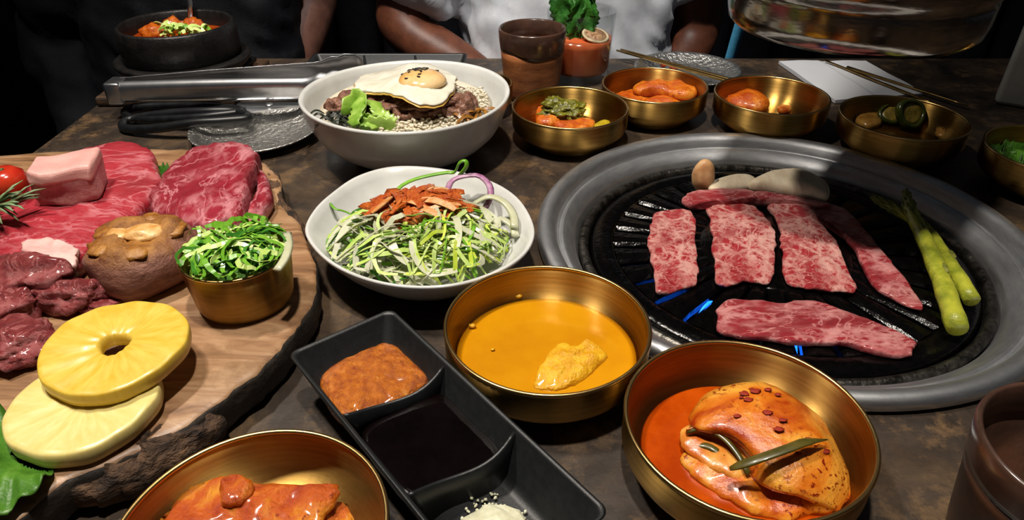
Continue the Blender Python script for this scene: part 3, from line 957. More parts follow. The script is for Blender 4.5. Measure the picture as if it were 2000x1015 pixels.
# roasted mushroom
def roast():
    cxy = (-0.2455, 0.3915)
    t = thing('roasted_mushroom', 'fat roasted mushroom stump with browned folded top', 'mushroom', (cxy[0], cxy[1], BT))
    t.scale = (0.96, 0.94, 0.90)
    def fr(r, z, a):
        p = (r * math.cos(a), r * math.sin(a), z)
        k = 1 + 0.16 * fbm(p, 38, 2) + 0.05 * math.sin(3 * a + 0.6) + 0.03 * fbm(p, 130, 5)
        return r * k, z + 0.010 * fbm(p, 50, 7) * (1 if z > 0.02 else 0.1)
    def skin():
        m, nt, bs = newmat('roasted_skin')
        v = coords(nt)
        sep = nt.nodes.new('ShaderNodeSeparateXYZ')
        nt.links.new(v, sep.inputs[0])
        side = ramp(nt, nz(nt, coords(nt, (1, 1, 3)), 50, 6, 0.7), [(0.35, hexc('#6b3f33')), (0.6, hexc('#9a6a58'))])
        top = ramp(nt, nz(nt, v, 60, 5, 0.7), [(0.35, hexc('#6e3d12')), (0.65, hexc('#b07a35'))])
        mr = nt.nodes.new('ShaderNodeMapRange')
        mr.inputs[1].default_value = 0.029
        mr.inputs[2].default_value = 0.037
        nt.links.new(sep.outputs[2], mr.inputs[0])
        nt.links.new(mix(nt, mr.outputs[0], side, top), bs.inputs['Base Color'])
        bs.inputs['Roughness'].default_value = 0.5
        bump(nt, bs, nz(nt, v, 130, 6, 0.7), 0.8, 0.003)
        return m
    lathe('stump', [(0, 0), (0.026, 0), (0.032, 0.003), (0.0365, 0.012), (0.0365, 0.022), (0.034, 0.030), (0.029, 0.0365), (0.022, 0.0395), (0.016, 0.0385), (0.012, 0.035), (0.006, 0.033), (0, 0.033)], skin(), t, n=72, fr=fr)
    ORG = M('roasted_flesh', '#c48a42', '#e6bd80', 90, rough=0.4, coat=0.2, bmp=0.3)
    blob('flesh', (0.006, 0.000, 0.0375), (0.014, 0.010, 0.005), ORG, t, amp=0.25, s=2, seed=3)
    blob('flesh', (-0.010, -0.003, 0.037), (0.009, 0.009, 0.004), ORG, t, amp=0.3, s=2, seed=6)
    FOLD = M('browned_fold', '#7c4a18', '#a8732f', 90, rough=0.45, bmp=0.5)
    for k, (a, r_, ww) in enumerate(((0.4, 0.020, 0.010), (1.6, 0.021, 0.008), (2.7, 0.019, 0.011), (3.9, 0.021, 0.009), (5.1, 0.020, 0.010))):
        blob('fold', (r_ * math.cos(a), r_ * math.sin(a), 0.0352), (ww * 1.1, ww * 1.2, 0.0036), FOLD, t, amp=0.35, s=1.5, seed=k + 20, sub=3)
roast()

# ---------------------------------------------------------------- shreds of scallion and onion
GRN = [M('scallion_green', '#5f9a24', '#7fb53a', 60, rough=0.3, coat=0.2), M('scallion_light', '#b2cf62', '#cfe096', 60, rough=0.3, coat=0.2), M('scallion_dark', '#2f6b1c', '#4a8a2a', 60, rough=0.35)]
WHT = M('onion_white', '#b9bb98', '#cccdb6', 40, rough=0.3, coat=0.25, sss=0.1)
PUR = M('onion_purple_skin', '#8a4d78', '#c9a4bd', 50, rough=0.35)
LIM = M('scallion_lime', '#b4cb34', '#d0de68', 60, rough=0.3, coat=0.2)
def shred(name, p, head, ln, curv, w, mat, parent, rise=0.0, wave=0.0, n=10, roll=0.0, thick=0.3, clamp=None):
    pts = []
    x, y, z = p
    a = head
    st = ln / (n - 1)
    for i in range(n):
        q = (x, y, z + rise * math.sin(PI * i / (n - 1)) + wave * math.sin(i * 1.9 + head))
        pts.append(clamp(q) if clamp else q)
        x += st * math.cos(a)
        y += st * math.sin(a)
        a += curv * st
    rad = [w * (0.35 + 0.65 * math.sin(PI * (0.08 + 0.84 * i / (n - 1))) ** 0.5) for i in range(n)]
    v, f = sweep_vf(pts, rad, n=4, flat=thick * 0.4, roll=roll, rect=True)
    return mobj(name, v, f, mat, parent, smooth=False)

sal = thing('scallion_salad', 'heap of shredded scallion and onion with red chilli dressing on the white plate', 'salad', (SP[0], SP[1], 0.006))
def heap(x, y):           # height of the salad mound above the plate floor
    d = math.hypot(x / 0.070, (y + 0.004) / 0.060)
    return 0.004 + 0.031 * max(0, 1 - d * d) ** 0.8
_so = cat_closed(SPOUT, 96)
_sa = [(math.atan2(p[1] - SP[1], p[0] - SP[0]), math.hypot(p[0] - SP[0], p[1] - SP[1])) for p in _so]
def plate_floor(x, y):    # inside surface of the salad plate, in the salad's own frame
    a = math.atan2(y, x)
    R = min(_sa, key=lambda q: abs((q[0] - a + PI) % (2 * PI) - PI))[1]
    f_ = math.hypot(x, y) / R
    pr = [(0, 0.0055), (0.5, 0.006), (0.66, 0.0105), (0.82, 0.020), (0.93, 0.031), (1.2, 0.05)]
    for (a0, z0_), (a1, z1_) in zip(pr, pr[1:]):
        if f_ <= a1:
            return z0_ + (z1_ - z0_) * (f_ - a0) / (a1 - a0) - 0.006
    return 0.044
def keep(q):              # stay inside the plate, on top of the mound
    d = math.hypot(q[0] / 0.066, (q[1] + 0.003) / 0.055)
    k = min(1.0, 1.0 / max(d, 1e-6))
    x, y = q[0] * k, q[1] * k
    return (x, y, max(plate_floor(x, y) + 0.003, heap(x, y) + 0.0005, min(q[2], heap(x, y) + 0.012)))
rs = random.Random(5)
v, f = lathe_vf([(0.046, 0.001), (0.048, 0.006), (0.040, 0.017), (0.028, 0.026), (0.010, 0.030), (0.0, 0.0305)], 48, lambda r, z, a: (r * (1 + 0.12 * math.sin(3 * a + 1) + 0.06 * math.sin(7 * a)), z + 0.002 * math.sin(5 * a + r * 200)))
o = mobj('salad_core', [(x * 0.92, y * 0.80, max(z, plate_floor(x * 0.92, y * 0.80) + 0.0003)) for x, y, z in v], f, M('salad_core', '#93ab4a', '#c6cf92', 120, rough=0.4, bmp=0.8, bscale=260), sal)
for k in range(296):
    a = rs.uniform(0, 2 * PI) if k < 190 else rs.uniform(PI, 2 * PI)
    d = rs.uniform(0.1, 1.0) ** 0.6 if k < 190 else rs.uniform(0.7, 1.0)
    x, y = 0.060 * d * math.cos(a), -0.004 + 0.050 * d * math.sin(a)
    right = x > -0.004 and y < 0.02
    u = rs.random()
    if right:
        m = LIM if u < 0.25 else GRN[1] if u < 0.72 else GRN[0] if u < 0.85 else WHT
    else:
        m = WHT if u < 0.45 else GRN[1] if u < 0.75 else GRN[0] if u < 0.9 else GRN[2]
    nm = 'onion_strip' if m is WHT else 'scallion_shred'
    w_ = rs.uniform(0.0022, 0.0042) if m is WHT else rs.uniform(0.0012, 0.0024)
    ln = rs.uniform(0.026, 0.056)
    h_ = rs.uniform(0, 2 * PI)
    x -= math.cos(h_) * ln * 0.4
    y -= math.sin(h_) * ln * 0.4
    shred(nm, (x, y, heap(x, y) + rs.uniform(0.0, 0.004)), h_, ln, rs.uniform(-60, 60), w_, m, sal, clamp=keep, rise=rs.uniform(0.002, 0.011), wave=0.0006, n=12, roll=rs.uniform(-0.9, 0.9), thick=0.3)
def sp3(px):
    return [tuple(p[j] - (SP[0], SP[1], 0.006)[j] for j in range(3)) for p in px]
o = sweep('onion_ring', cat_open(sp3([(-0.0508,0.4833,0.04),(-0.0477,0.4966,0.043),(-0.0384,0.4995,0.046),(-0.0263,0.5004,0.046),(-0.018,0.4893,0.044),(-0.0165,0.4783,0.04),(-0.0204,0.4704,0.034)]), 16), 0.0026, PUR, sal, n=6, flat=0.5)
o['label'] = 'purple-edged onion ring'
sweep('onion_strip', cat_open(sp3([(-0.0294,0.4725,0.036),(-0.0175,0.4729,0.042),(-0.0058,0.4676,0.04),(0.0011,0.4551,0.036),(0.0019,0.4432,0.032)]), 16), 0.0034, WHT, sal, n=6, flat=0.4)
sweep('onion_strip', cat_open(sp3([(-0.0135,0.4206,0.022),(-0.013,0.4375,0.031),(-0.0095,0.4525,0.034),(0,0.4486,0.031),(0.003,0.4391,0.027)]), 16), 0.0036, WHT, sal, n=6, flat=0.4)
sweep('onion_strip', cat_open(sp3([(-0.0916,0.4333,0.04),(-0.0894,0.4184,0.032),(-0.0835,0.4045,0.024),(-0.0748,0.4019,0.018)]), 14), [0.0035] * 6 + [0.0055] * 4 + [0.004] * 4, WHT, sal, n=6, flat=0.35)
sweep('onion_strip', cat_open(sp3([(-0.0875,0.4313,0.042),(-0.0797,0.4241,0.037),(-0.072,0.4171,0.032)]), 10), 0.0038, WHT, sal, n=6, flat=0.4)
sweep('scallion_curl', cat_open(sp3([(-0.0937,0.4832,0.036),(-0.0866,0.4934,0.041),(-0.0734,0.5028,0.043),(-0.0531,0.5059,0.046),(-0.0456,0.5048,0.047),(-0.0415,0.5028,0.056),(-0.0365,0.5023,0.058),(-0.0358,0.5005,0.054),(-0.0414,0.5013,0.046)]), 24), 0.0021, GRN[0], sal, n=6, flat=0.5)
sweep('scallion_shred', cat_open(sp3([(-0.0764,0.4299,0.042),(-0.0735,0.439,0.046),(-0.063,0.4447,0.047),(-0.0483,0.445,0.046),(-0.0411,0.4496,0.046)]), 16), 0.0022, LIM, sal, n=6, flat=0.45)
sweep('scallion_shred', cat_open(sp3([(-0.1404,0.4769,0.034),(-0.1346,0.468,0.034),(-0.1288,0.4702,0.031),(-0.1181,0.4687,0.026)]), 8), 0.0012, GRN[0], sal, n=6, flat=0.45)
CHI = M('chilli_dressing', '#a83a0c', '#cc661a', 150, rough=0.3, bmp=1.0, bscale=380, coat=0.3, c3='#e0a05c', lo=0.32, hi=0.6, bdist=0.003)
for k in range(34):
    a = rs.uniform(0, 2 * PI)
    d = rs.random() ** 0.7
    x, y = -0.002 + 0.030 * d * math.cos(a), 0.014 + 0.020 * d * math.sin(a)
    h_ = rs.gauss(0.5, 0.7)
    ln = rs.uniform(0.014, 0.034)
    shred('dressed_radish_strip', (x - math.cos(h_) * ln / 2, y - math.sin(h_) * ln / 2, 0.038 + 0.009 * (1 - d)), h_, ln, rs.uniform(-30, 30), rs.uniform(0.0022, 0.0046), CHI, sal, rise=0.003, roll=rs.uniform(-0.5, 0.5), thick=0.45)
for k in range(8):
    a, d = rs.uniform(0, 2 * PI), rs.random() ** 0.6
    h_ = rs.gauss(0.4, 0.8)
    ln = rs.uniform(0.016, 0.036)
    shred('dressed_radish_strip', (0.004 + 0.026 * d * math.cos(a) - math.cos(h_) * ln / 2, 0.012 + 0.018 * d * math.sin(a) - math.sin(h_) * ln / 2, 0.041 + 0.006 * (1 - d)), h_, ln, rs.uniform(-30, 30), rs.uniform(0.002, 0.004), M('pale_dressed_strip', '#c9803c', '#dfae7c', 80, rough=0.3, coat=0.3, bmp=0.5), sal, rise=0.003, roll=rs.uniform(-0.5, 0.5), thick=0.4)
blob('dressing_mound', (-0.002, 0.012, 0.033), (0.035, 0.024, 0.012), CHI, sal, amp=0.45, s=2.6, seed=7, sub=4)

# scallion cup on the board
SC = (-0.1715, 0.366)
t = thing('brass_cup', 'small straight-sided brass cup of sliced scallion on the wooden board', 'cup', (SC[0], SC[1], BT))
lathe('cup_body', [(0, 0), (0.026, 0), (0.0285, 0.001), (0.0298, 0.004), (0.0318, 0.020), (0.0332, 0.0345), (0.0328, 0.0355), (0.0318, 0.0352), (0.0305, 0.020), (0.028, 0.004), (0, 0.003)], BRASS, t, n=72)
sweep('rim', [(0.0326 * math.cos(2 * PI * k / 72), 0.0326 * math.sin(2 * PI * k / 72), 0.0352) for k in range(72)], 0.0011, BRASS_DK, t, n=8, closed=True)
sca = thing('sliced_scallion', 'bright green curled scallion slivers heaped in the brass cup', 'scallion', (SC[0], SC[1], BT + 0.004))
o = lathe('scallion_core', [(0.0268, 0.0), (0.0288, 0.022), (0.022, 0.030), (0.010, 0.033), (0, 0.033)], M('scallion_core', '#3c7a1c', '#74ab34', 160, rough=0.4, bmp=0.9), sca, n=32)
for k in range(130):
    a = rs.uniform(0, 2 * PI)
    d = rs.random() ** 0.55
    x, y = 0.030 * d * math.cos(a), 0.030 * d * math.sin(a)
    u = rs.random()
    m = GRN[0] if u < 0.6 else GRN[1] if u < 0.82 else GRN[2]
    h_ = rs.uniform(0, 2 * PI)
    ln = rs.uniform(0.020, 0.042)
    x -= math.cos(h_) * ln * 0.35
    y -= math.sin(h_) * ln * 0.35
    q = math.hypot(x, y)
    if q > 0.027:
        x, y = x * 0.027 / q, y * 0.027 / q
    shred('scallion_sliver', (x, y, 0.031 + 0.006 * (1 - d) + rs.uniform(0, 0.004)), h_, ln, rs.uniform(-110, 110), rs.uniform(0.0012, 0.0025), m, sca, n=14, clamp=lambda q: (q if math.hypot(q[0], q[1]) < 0.033 else (q[0] * 0.033 / math.hypot(q[0], q[1]), q[1] * 0.033 / math.hypot(q[0], q[1]), q[2])), rise=rs.uniform(0.001, 0.006), wave=0.0005, roll=rs.uniform(-1, 1), thick=0.3)
sweep('scallion_sliver', [tuple(p[j] - (SC[0], SC[1], BT + 0.004)[j] for j in range(3)) for p in cat_open([(-0.1447,0.3862,0.062),(-0.1372,0.3643,0.066),(-0.1356,0.35,0.066),(-0.1381,0.3405,0.064)], 12)], 0.003, WHT, sca, n=6, flat=0.4)

# rosemary, tomato, lettuce
ROS = M('rosemary_green', '#4f6b40', '#8aa076', 60, rough=0.5)
rt = (-0.3766,0.4256,0.0495)
ro = thing('rosemary_sprig', 'grey-green rosemary sprig lying beside the pork cube', 'herb', rt, -0.3)
stem = cat_open([(-0.035, 0.002, -0.002), (-0.01, -0.002, 0.004), (0.01, 0.004, 0.008), (0.028, 0.012, 0.012)], 20)
sweep('stem', stem, 0.0012, M('rosemary_stem', '#5b5638', rough=0.6), ro, n=8)
nv, nf = sweep_vf([(0, 0, 0), (0.006, 0, 0.0006), (0.013, 0, 0.0005), (0.018, 0, -0.0008)], [0.0008, 0.0013, 0.0011, 0.0003], n=6, flat=0.5)
first = None
for k in range(64):
    i = 1 + (k * 18) // 64
    if first is None:
        o = first = mobj('needle', nv, nf, ROS, ro)
    else:
        o = first.copy()
        COL.objects.link(o)
    o.location = stem[i]
    sgn = 1 if k % 2 else -1
    o.rotation_euler = (rs.uniform(-0.5, 0.5), rs.uniform(-0.7, 0.25), 0.25 + sgn * rs.uniform(0.3, 1.1))
    s = rs.uniform(0.8, 1.5)
    o.scale = (s, s, s)
tm = (-0.3718,0.4627,0.0585)
tt = thing('cherry_tomato', 'glossy red cherry tomato behind the rosemary sprig', 'tomato', tm)
lathe('fruit', [(0, -0.013), (0.007, -0.012), (0.0125, -0.007), (0.0145, 0.0), (0.0130, 0.007), (0.0075, 0.0115), (0.002, 0.0112), (0, 0.0105)], M('tomato_red', '#a51f14', '#c2391f', 40, rough=0.18, coat=0.5), tt, n=32)
blob('stem_scar', (0, 0, 0.0112), (0.002, 0.002, 0.001), M('tomato_stem', '#4a5a24', rough=0.6), tt, amp=0.3, sub=2)

def ruffled(name, outl, z0, mat, seed, amp, ns, label, cat, group=None, zf=None, th=0.0008, parent=None):
    n = 96
    o2 = cat_closed(outl, n)
    cx = sum(q[0] for q in o2) / n
    cy = sum(q[1] for q in o2) / n
    v, f = [], []
    R = 12
    for side in (0, 1):
        for i in range(R + 1):
            s = i / R
            for k in range(n):
                x, y = cx + (o2[k][0] - cx) * s, cy + (o2[k][1] - cy) * s
                ed = 1 + (0.025 * math.sin(k * 2 * PI / n * 9 + seed) + 0.02 * math.sin(k * 2 * PI / n * 17)) * s ** 4
                x, y = cx + (x - cx) * ed, cy + (y - cy) * ed
                z = z0 + amp * (fbm((x, y, 0), ns, seed) * (0.3 + s) + 0.5 * s * s * math.sin(k * 2 * PI / n * 13 + seed)) + 0.0006 * abs(math.sin(k * 2 * PI / n * 9)) 
                if zf:
                    z += zf(x, y)
                v.append((x - cx, y - cy, z - z0 - side * th))
    off = (R + 1) * n
    for i in range(R):
        for k in range(n):
            a, b, c, d = i * n + k, i * n + (k + 1) % n, (i + 1) * n + (k + 1) % n, (i + 1) * n + k
            f += [(a, b, c, d), (off + d, off + c, off + b, off + a)]
    for k in range(n):
        a, b = R * n + k, R * n + (k + 1) % n
        f.append((a, b, off + b, off + a))
    o = mobj(name, v, f, mat, parent)
    o.location = (cx, cy, z0)
    if label:
        tag(o, label, cat, group)
    return o
LET = M('green_leaf_lettuce', '#24500f', '#4a7a20', 40, rough=0.45, bmp=0.6, bscale=110, coat=0.15, sss=0.05, c3='#6f9a3c')
lf_ = ruffled('lettuce_leaf', [(-0.2913,0.2751),(-0.2641,0.2619),(-0.2417,0.2461),(-0.2198,0.2387),(-0.2059,0.2361),(-0.2112,0.232),(-0.2204,0.2282),(-0.215,0.2161),(-0.218,0.2048),(-0.2292,0.1967),(-0.2575,0.2118),(-0.2831,0.2427)], BT + 0.0035, LET, 3, 0.0035, 45, 'curly green lettuce leaf under the pineapple rings', 'lettuce', None, lambda x, y: 0.004)
for v in lf_.data.vertices:                   # pressed flat under the pineapple ring
    d = math.hypot(v.co.x + lf_.location.x + 0.2195, v.co.y + lf_.location.y - 0.2615)
    k_ = min(1.0, max(0.0, (d - 0.0375) / 0.008))
    v.co.z = v.co.z * k_ + (BT + 0.0016 - lf_.location.z) * (1 - k_)

ruffled('herb_leaf', [(-0.3053,0.5395),(-0.305,0.5575),(-0.2941,0.5494),(-0.2883,0.5299),(-0.2893,0.5069),(-0.2917,0.4982)], BT + 0.004, LET, 6, 0.003, 90, 'small green leaf between the two large steaks', 'lettuce')

# ---------------------------------------------------------------- bibimbap toppings
def wl(px):
    return px
RICE = M('cooked_rice', '#cfc4ab', '#ded5c0', 120, rough=0.4, sss=0.15)
def rice():
    r = random.Random(8)
    vfs = [lathe_vf([(0.050, 0.002), (0.076, 0.022), (0.082, 0.034), (0.074, 0.038), (0.05, 0.042), (0.02, 0.043), (0, 0.043)], 48)]
    gv, gf = ICO[1]
    for k in range(1100):
        a = r.uniform(-2.4, 0.4)
        d = r.uniform(0.3, 1.0)
        x, y = 0.078 * d * math.cos(a), 0.078 * d * math.sin(a)
        z = 0.043 - 0.006 * d ** 3 + r.uniform(0, 0.004)
        R = Matrix.Rotation(r.uniform(0, PI), 3, 'Z') @ Matrix.Rotation(r.uniform(-0.6, 0.6), 3, 'X')
        v = [tuple(R @ Vector((q.x * 0.0028, q.y * 0.0013, q.z * 0.0013)) + Vector((x, y, z))) for q in gv]
        vfs.append((v, gf))
    o = mobj('steamed_rice', *join(*vfs), RICE)
    o.location = (WB[0], WB[1], 0.0155)
    tag(o, 'steamed white rice in the wide white bowl', 'rice', None, 'stuff')
rice()
BUL = M('cooked_beef', '#5f3a2a', '#8e6450', 90, rough=0.4, bmp=0.8, bscale=260, coat=0.15, c3='#ab8470', bdist=0.003)
def crumple(c, rx, ry, hh, rz, seed, label, tiltx=0.0):
    """a thin crumpled slice of cooked beef"""
    n, R = 40, 7
    v, f = [], []
    for side in (0, 1):
        for i in range(R + 1):
            s = i / R
            for k in range(n):
                a = 2 * PI * k / n
                e = 1 + 0.25 * noise.noise(Vector((math.cos(a) * 1.5 + seed, math.sin(a) * 1.5, seed)))
                x, y = rx * s * e * math.cos(a), ry * s * e * math.sin(a)
                z = hh * (noise.noise(Vector((x * 90 + seed, y * 90, seed * 2))) + 0.6 * noise.noise(Vector((x * 200, y * 200 + seed, 3)))) - hh * 0.6 * s * s
                v.append((x, y, z - side * 0.0022))
    off = (R + 1) * n
    for i in range(R):
        for k in range(n):
            a, b, c_, d = i * n + k, i * n + (k + 1) % n, (i + 1) * n + (k + 1) % n, (i + 1) * n + k
            f += [(a, b, c_, d), (off + d, off + c_, off + b, off + a)]
    for k in range(n):
        f.append((R * n + k, R * n + (k + 1) % n, off + R * n + (k + 1) % n, off + R * n + k))
    o = mobj('beef_slice', v, f, BUL)
    o.location = c
    o.rotation_euler = (tiltx, rs.uniform(-0.3, 0.3), rz)
    mw = Matrix.Translation(o.location) @ o.rotation_euler.to_matrix().to_4x4()
    mi_ = mw.inverted()
    for q in o.data.vertices:                 # lies on the rice
        p_ = mw @ q.co
        p_.z = max(p_.z, 0.0578)
        q.co = mi_ @ p_
    tag(o, label, 'meat', 'cooked beef in the rice bowl')
BL = 'crumpled brown cooked beef slice under the fried egg'
beef_spots = [(668, 205, 0.060, 0.016, 0.011), (690, 188, 0.070, 0.017, 0.012), (712, 200, 0.068, 0.018, 0.012), (745, 208, 0.066, 0.019, 0.013), (775, 222, 0.062, 0.015, 0.012),
              (800, 224, 0.062, 0.018, 0.012), (830, 222, 0.062, 0.020, 0.012), (860, 205, 0.066, 0.020, 0.014), (885, 205, 0.066, 0.018, 0.016), (905, 198, 0.064, 0.012, 0.018), (770, 190, 0.074, 0.03, 0.02), (840, 190, 0.074, 0.03, 0.02), (725, 180, 0.074, 0.025, 0.02), (760, 235, 0.056, 0.014, 0.010)]
bpos = [(-0.1554,0.6144,0.062),(-0.1466,0.6234,0.064),(-0.1342,0.6129,0.065),(-0.1175,0.6029,0.063),(-0.1029,0.5967,0.062),(-0.0912,0.5943,0.062),(-0.0776,0.5955,0.062),(-0.0643,0.6015,0.064),(-0.0529,0.6038,0.066),(-0.0444,0.6131,0.062),(-0.1069,0.6138,0.0695),(-0.0744,0.6138,0.0695),(-0.129,0.6205,0.069),(-0.0443,0.6095,0.058)]
for k, (c, sp) in enumerate(zip(bpos, beef_spots)):
    crumple(c, sp[3] * 1.05, sp[4] * 1.05, 0.009 if k not in (10, 11, 12) else 0.0035, 0.4 * math.sin(k * 1.3), k + 1.5, BL, 0.6 if k not in (10, 11, 12) else 0)
o = blob('beef_heap', (WB[0] + 0.002, WB[1] + 0.012, 0.0545), (0.052, 0.040, 0.0130), BUL, amp=0.14, s=2.2, seed=2, sub=4)
for v in o.data.vertices:
    v.co.z = max(v.co.z, 0.0005)
tag(o, 'dense heap of cooked brown beef in the middle of the rice bowl', 'meat', 'cooked beef in the rice bowl')

EGG = thing('fried_egg', 'fried egg with runny yolk draped over the beef in the rice bowl', 'egg', (0, 0, 0))
EW = M('egg_white', '#d8d4c0', '#e6e2d2', 50, rough=0.25, coat=0.3, sss=0.25, bmp=0.1, bscale=120)
EY = M('egg_edge_fried', '#b98a3a', '#d8b55c', 80, rough=0.35)
eo = [(-0.1444,0.622),(-0.142,0.6507),(-0.1263,0.6705),(-0.106,0.6865),(-0.0864,0.6914),(-0.069,0.6784),(-0.0555,0.6567),(-0.0516,0.6276),(-0.0554,0.6032),(-0.0672,0.584),(-0.0827,0.5802),(-0.1023,0.5941),(-0.116,0.6045),(-0.1304,0.6085),(-0.1393,0.6071)]
ecx = sum(p[0] for p in eo) / len(eo)
ecy = sum(p[1] for p in eo) / len(eo)
EGG.location = (ecx, ecy, 0.0765)
el = [(x - ecx, y - ecy) for x, y in eo]
def eggz(x, y):
    d = math.hypot(x / 0.055, y / 0.045)
    return -0.0035 * d ** 2.2 + 0.002 * math.sin(x * 90 + 1)
slab('egg_white', el, 0.0, 0.0055, EW, EGG, n=96, p=3, amp=0.0016, ns=70, seed=4, edge=0.003, zf=eggz)
elb = [(x * 1.012 - 0.0002, y * 1.012 - 0.0006) for x, y in el]
slab('fried_edge', elb, -0.0006, 0.0030, EY, EGG, n=96, p=3, amp=0.0008, ns=90, seed=4, edge=0.003, zf=eggz)
yk = (-0.0819,0.6243,0.084)
slab('yolk', [(yk[0] - ecx + 0.0225 * math.cos(a), yk[1] - ecy + 0.022 * math.sin(a)) for a in [2 * PI * k / 12 for k in range(12)]], 0.0022, 0.011, M('yolk_film', '#d9a860', '#e6c795', 30, rough=0.18, coat=0.5, sss=0.3), EGG, n=56, p=2.0, amp=0.0004, seed=3, lift=0.05)
def sesame():
    r = random.Random(3)
    vfs = []
    sp = (-0.0881,0.6365,0.089)
    for k in range(64):
        dx, dy = r.gauss(0, 0.008), r.gauss(-0.002, 0.010)
        if k < 26:
            dx, dy = r.gauss(0.0, 0.0045), r.gauss(0, 0.004)
        R = Matrix.Rotation(r.uniform(0, PI), 3, 'Z')
        x, y = sp[0] + dx, sp[1] + dy
        d = math.hypot(x - yk[0], y - yk[1]) / 0.0225
        z = 0.0765 + 0.0022 + 0.011 * max(0.0, 1 - d * d) ** 0.5 * 0.97 + eggz(x - ecx, y - ecy) * 0 + 0.0004 if d < 1 else 0.0815
        vfs.append(([tuple(R @ Vector((q.x * 0.0022, q.y * 0.0013, q.z * 0.0009)) + Vector((x, y, z))) for q in ICO[1][0]], ICO[1][1]))
    o = mobj('black_sesame', *join(*vfs), M('black_sesame', '#15100d', rough=0.4))
    tag(o, 'black sesame seeds sprinkled over the egg yolk', 'sesame seeds', None, 'stuff')
sesame()
# lettuce shreds, seaweed and fern stems
CUC = M('shredded_lettuce', '#6f9c2c', '#a5c45a', 50, rough=0.35, bmp=0.2, coat=0.2, c3='#d3dfa0')
gl = thing('shredded_lettuce', 'bright green shredded lettuce at the front of the rice bowl', 'lettuce', (-0.1264,0.5939,0.052))
gl0 = gl.location
for k, path in enumerate(([(-0.1484,0.5816,0.058),(-0.1411,0.5941,0.064),(-0.1353,0.6013,0.066),(-0.1301,0.5861,0.06),(-0.1347,0.5765,0.052)], [(-0.1376,0.6013,0.066),(-0.134,0.5845,0.063),(-0.1357,0.5735,0.058),(-0.1377,0.5686,0.052)], [(-0.1361,0.603,0.062),(-0.1239,0.5992,0.062),(-0.1172,0.5887,0.058),(-0.1199,0.5832,0.054)],
                           [(-0.1351,0.5817,0.057),(-0.1214,0.5796,0.055),(-0.1082,0.5798,0.053)], [(-0.1321,0.5733,0.05),(-0.1185,0.5731,0.052),(-0.1008,0.5733,0.05)], [(-0.1198,0.5841,0.056),(-0.11,0.5774,0.054),(-0.103,0.5733,0.05)], [(-0.1397,0.5778,0.05),(-0.1275,0.5751,0.054),(-0.1156,0.5733,0.05)])):
    pts = [tuple(p[j] - gl0[j] for j in range(3)) for p in cat_open(path, 14)]
    sweep('lettuce_shred', pts, [0.002, 0.005] + [0.0092 - 0.0014 * (q % 3) for q in range(10)] + [0.005, 0.002], CUC, gl, n=10, flat=0.16, roll=0.7 * k - 1.2)
gl.location.z += 0.007
sweep('sprout', [tuple(p[j] - gl0[j] for j in range(3)) for p in cat_open([(-0.107,0.5865,0.056),(-0.1066,0.5733,0.05)], 6)], 0.0022, WHT, gl, n=6)
sw = thing('seaweed_flakes', 'pile of shredded black seaweed beside the lettuce in the rice bowl', 'seaweed', (-0.1542,0.5865,0.056))
SEAW = M('dried_seaweed', '#10150d', '#232b1a', 80, rough=0.45, bmp=0.4)
for k in range(34):
    a = rs.uniform(0, 6.28)
    shred('seaweed_strip', (rs.gauss(-0.003, 0.006), rs.gauss(0.002, 0.006), rs.uniform(-0.004, 0.004)), a, rs.uniform(0.010, 0.022), rs.uniform(-60, 60), 0.0019, SEAW, sw, rise=0.004, roll=rs.uniform(-1, 1))
fe = thing('fern_stems', 'brown seasoned fern stems by the rim of the rice bowl', 'vegetable', (-0.0391,0.595,0.054))
FERN = M('fern_brown', '#7a4d14', '#a5722a', 70, rough=0.35, coat=0.25)
for k in range(24):
    shred('fern_stem', (rs.gauss(0.0, 0.009), rs.gauss(0.0, 0.009), rs.uniform(-0.005, 0.003)), rs.uniform(0.2, 2.2), rs.uniform(0.014, 0.028), rs.uniform(-45, 45), 0.0020, FERN, fe, rise=0.004, roll=rs.uniform(-1, 1), thick=0.7)

# ---------------------------------------------------------------- brass bowl contents
ORA = saucy('spicy_orange', '#a8400a', '#c8640f', '#dc8a2a', '#8a2a06', 60, 0.36, 0.52, 0.68, 0.6, 0.3, 260, 0.8)
GRP = M('chilli_pickle_green', '#4a4a0e', '#7c7a1c', 110, rough=0.3, bmp=0.8, bscale=300, coat=0.3, c3='#a89a3c')
def piece(name, outl, z0, h, mat, label, cat, group=None, **kw):
    o = slab(name, outl, z0, h, mat, **kw)
    seat = {'chilli pickle bowl': (BA, 0.0587), 'orange sauced rolls': (BB, 0.0572), 'orange dumplings': (BC, 0.0587), 'pickled vegetables': (BD, 0.0588), 'red sauced slices': (BH, 0.0580)}.get(group)
    if seat:
        seat_in(o, *seat)
    return tag(o, label, cat, group)
# bowl A
piece('radish_slice', [(0.0257,0.6917),(0.0279,0.7278),(0.0397,0.7431),(0.0496,0.7174),(0.051,0.6945),(0.0398,0.6834)], 0.0062, 0.013, ORA, 'curled orange radish slice under the green chilli pickle', 'radish', 'chilli pickle bowl', p=3, amp=0.002, seed=1)
piece('radish_slice', [(0.0436,0.6859),(0.0599,0.7054),(0.0757,0.6997),(0.087,0.6941),(0.0786,0.6724),(0.0573,0.6671)], 0.0062, 0.011, ORA, 'flat orange radish slice in front of the green chilli pickle', 'radish', 'chilli pickle bowl', p=3, amp=0.003, seed=2)
piece('radish_slice', [(0.0854,0.6889),(0.0976,0.7029),(0.1034,0.6973),(0.0981,0.6834),(0.0883,0.6753)], 0.0062, 0.007, M('yellow_radish', '#9c8c14', '#c1a92c', 60, rough=0.3, coat=0.3), 'small yellow radish scrap in the chilli pickle bowl', 'radish', 'chilli pickle bowl', p=3, amp=0.001, seed=3)
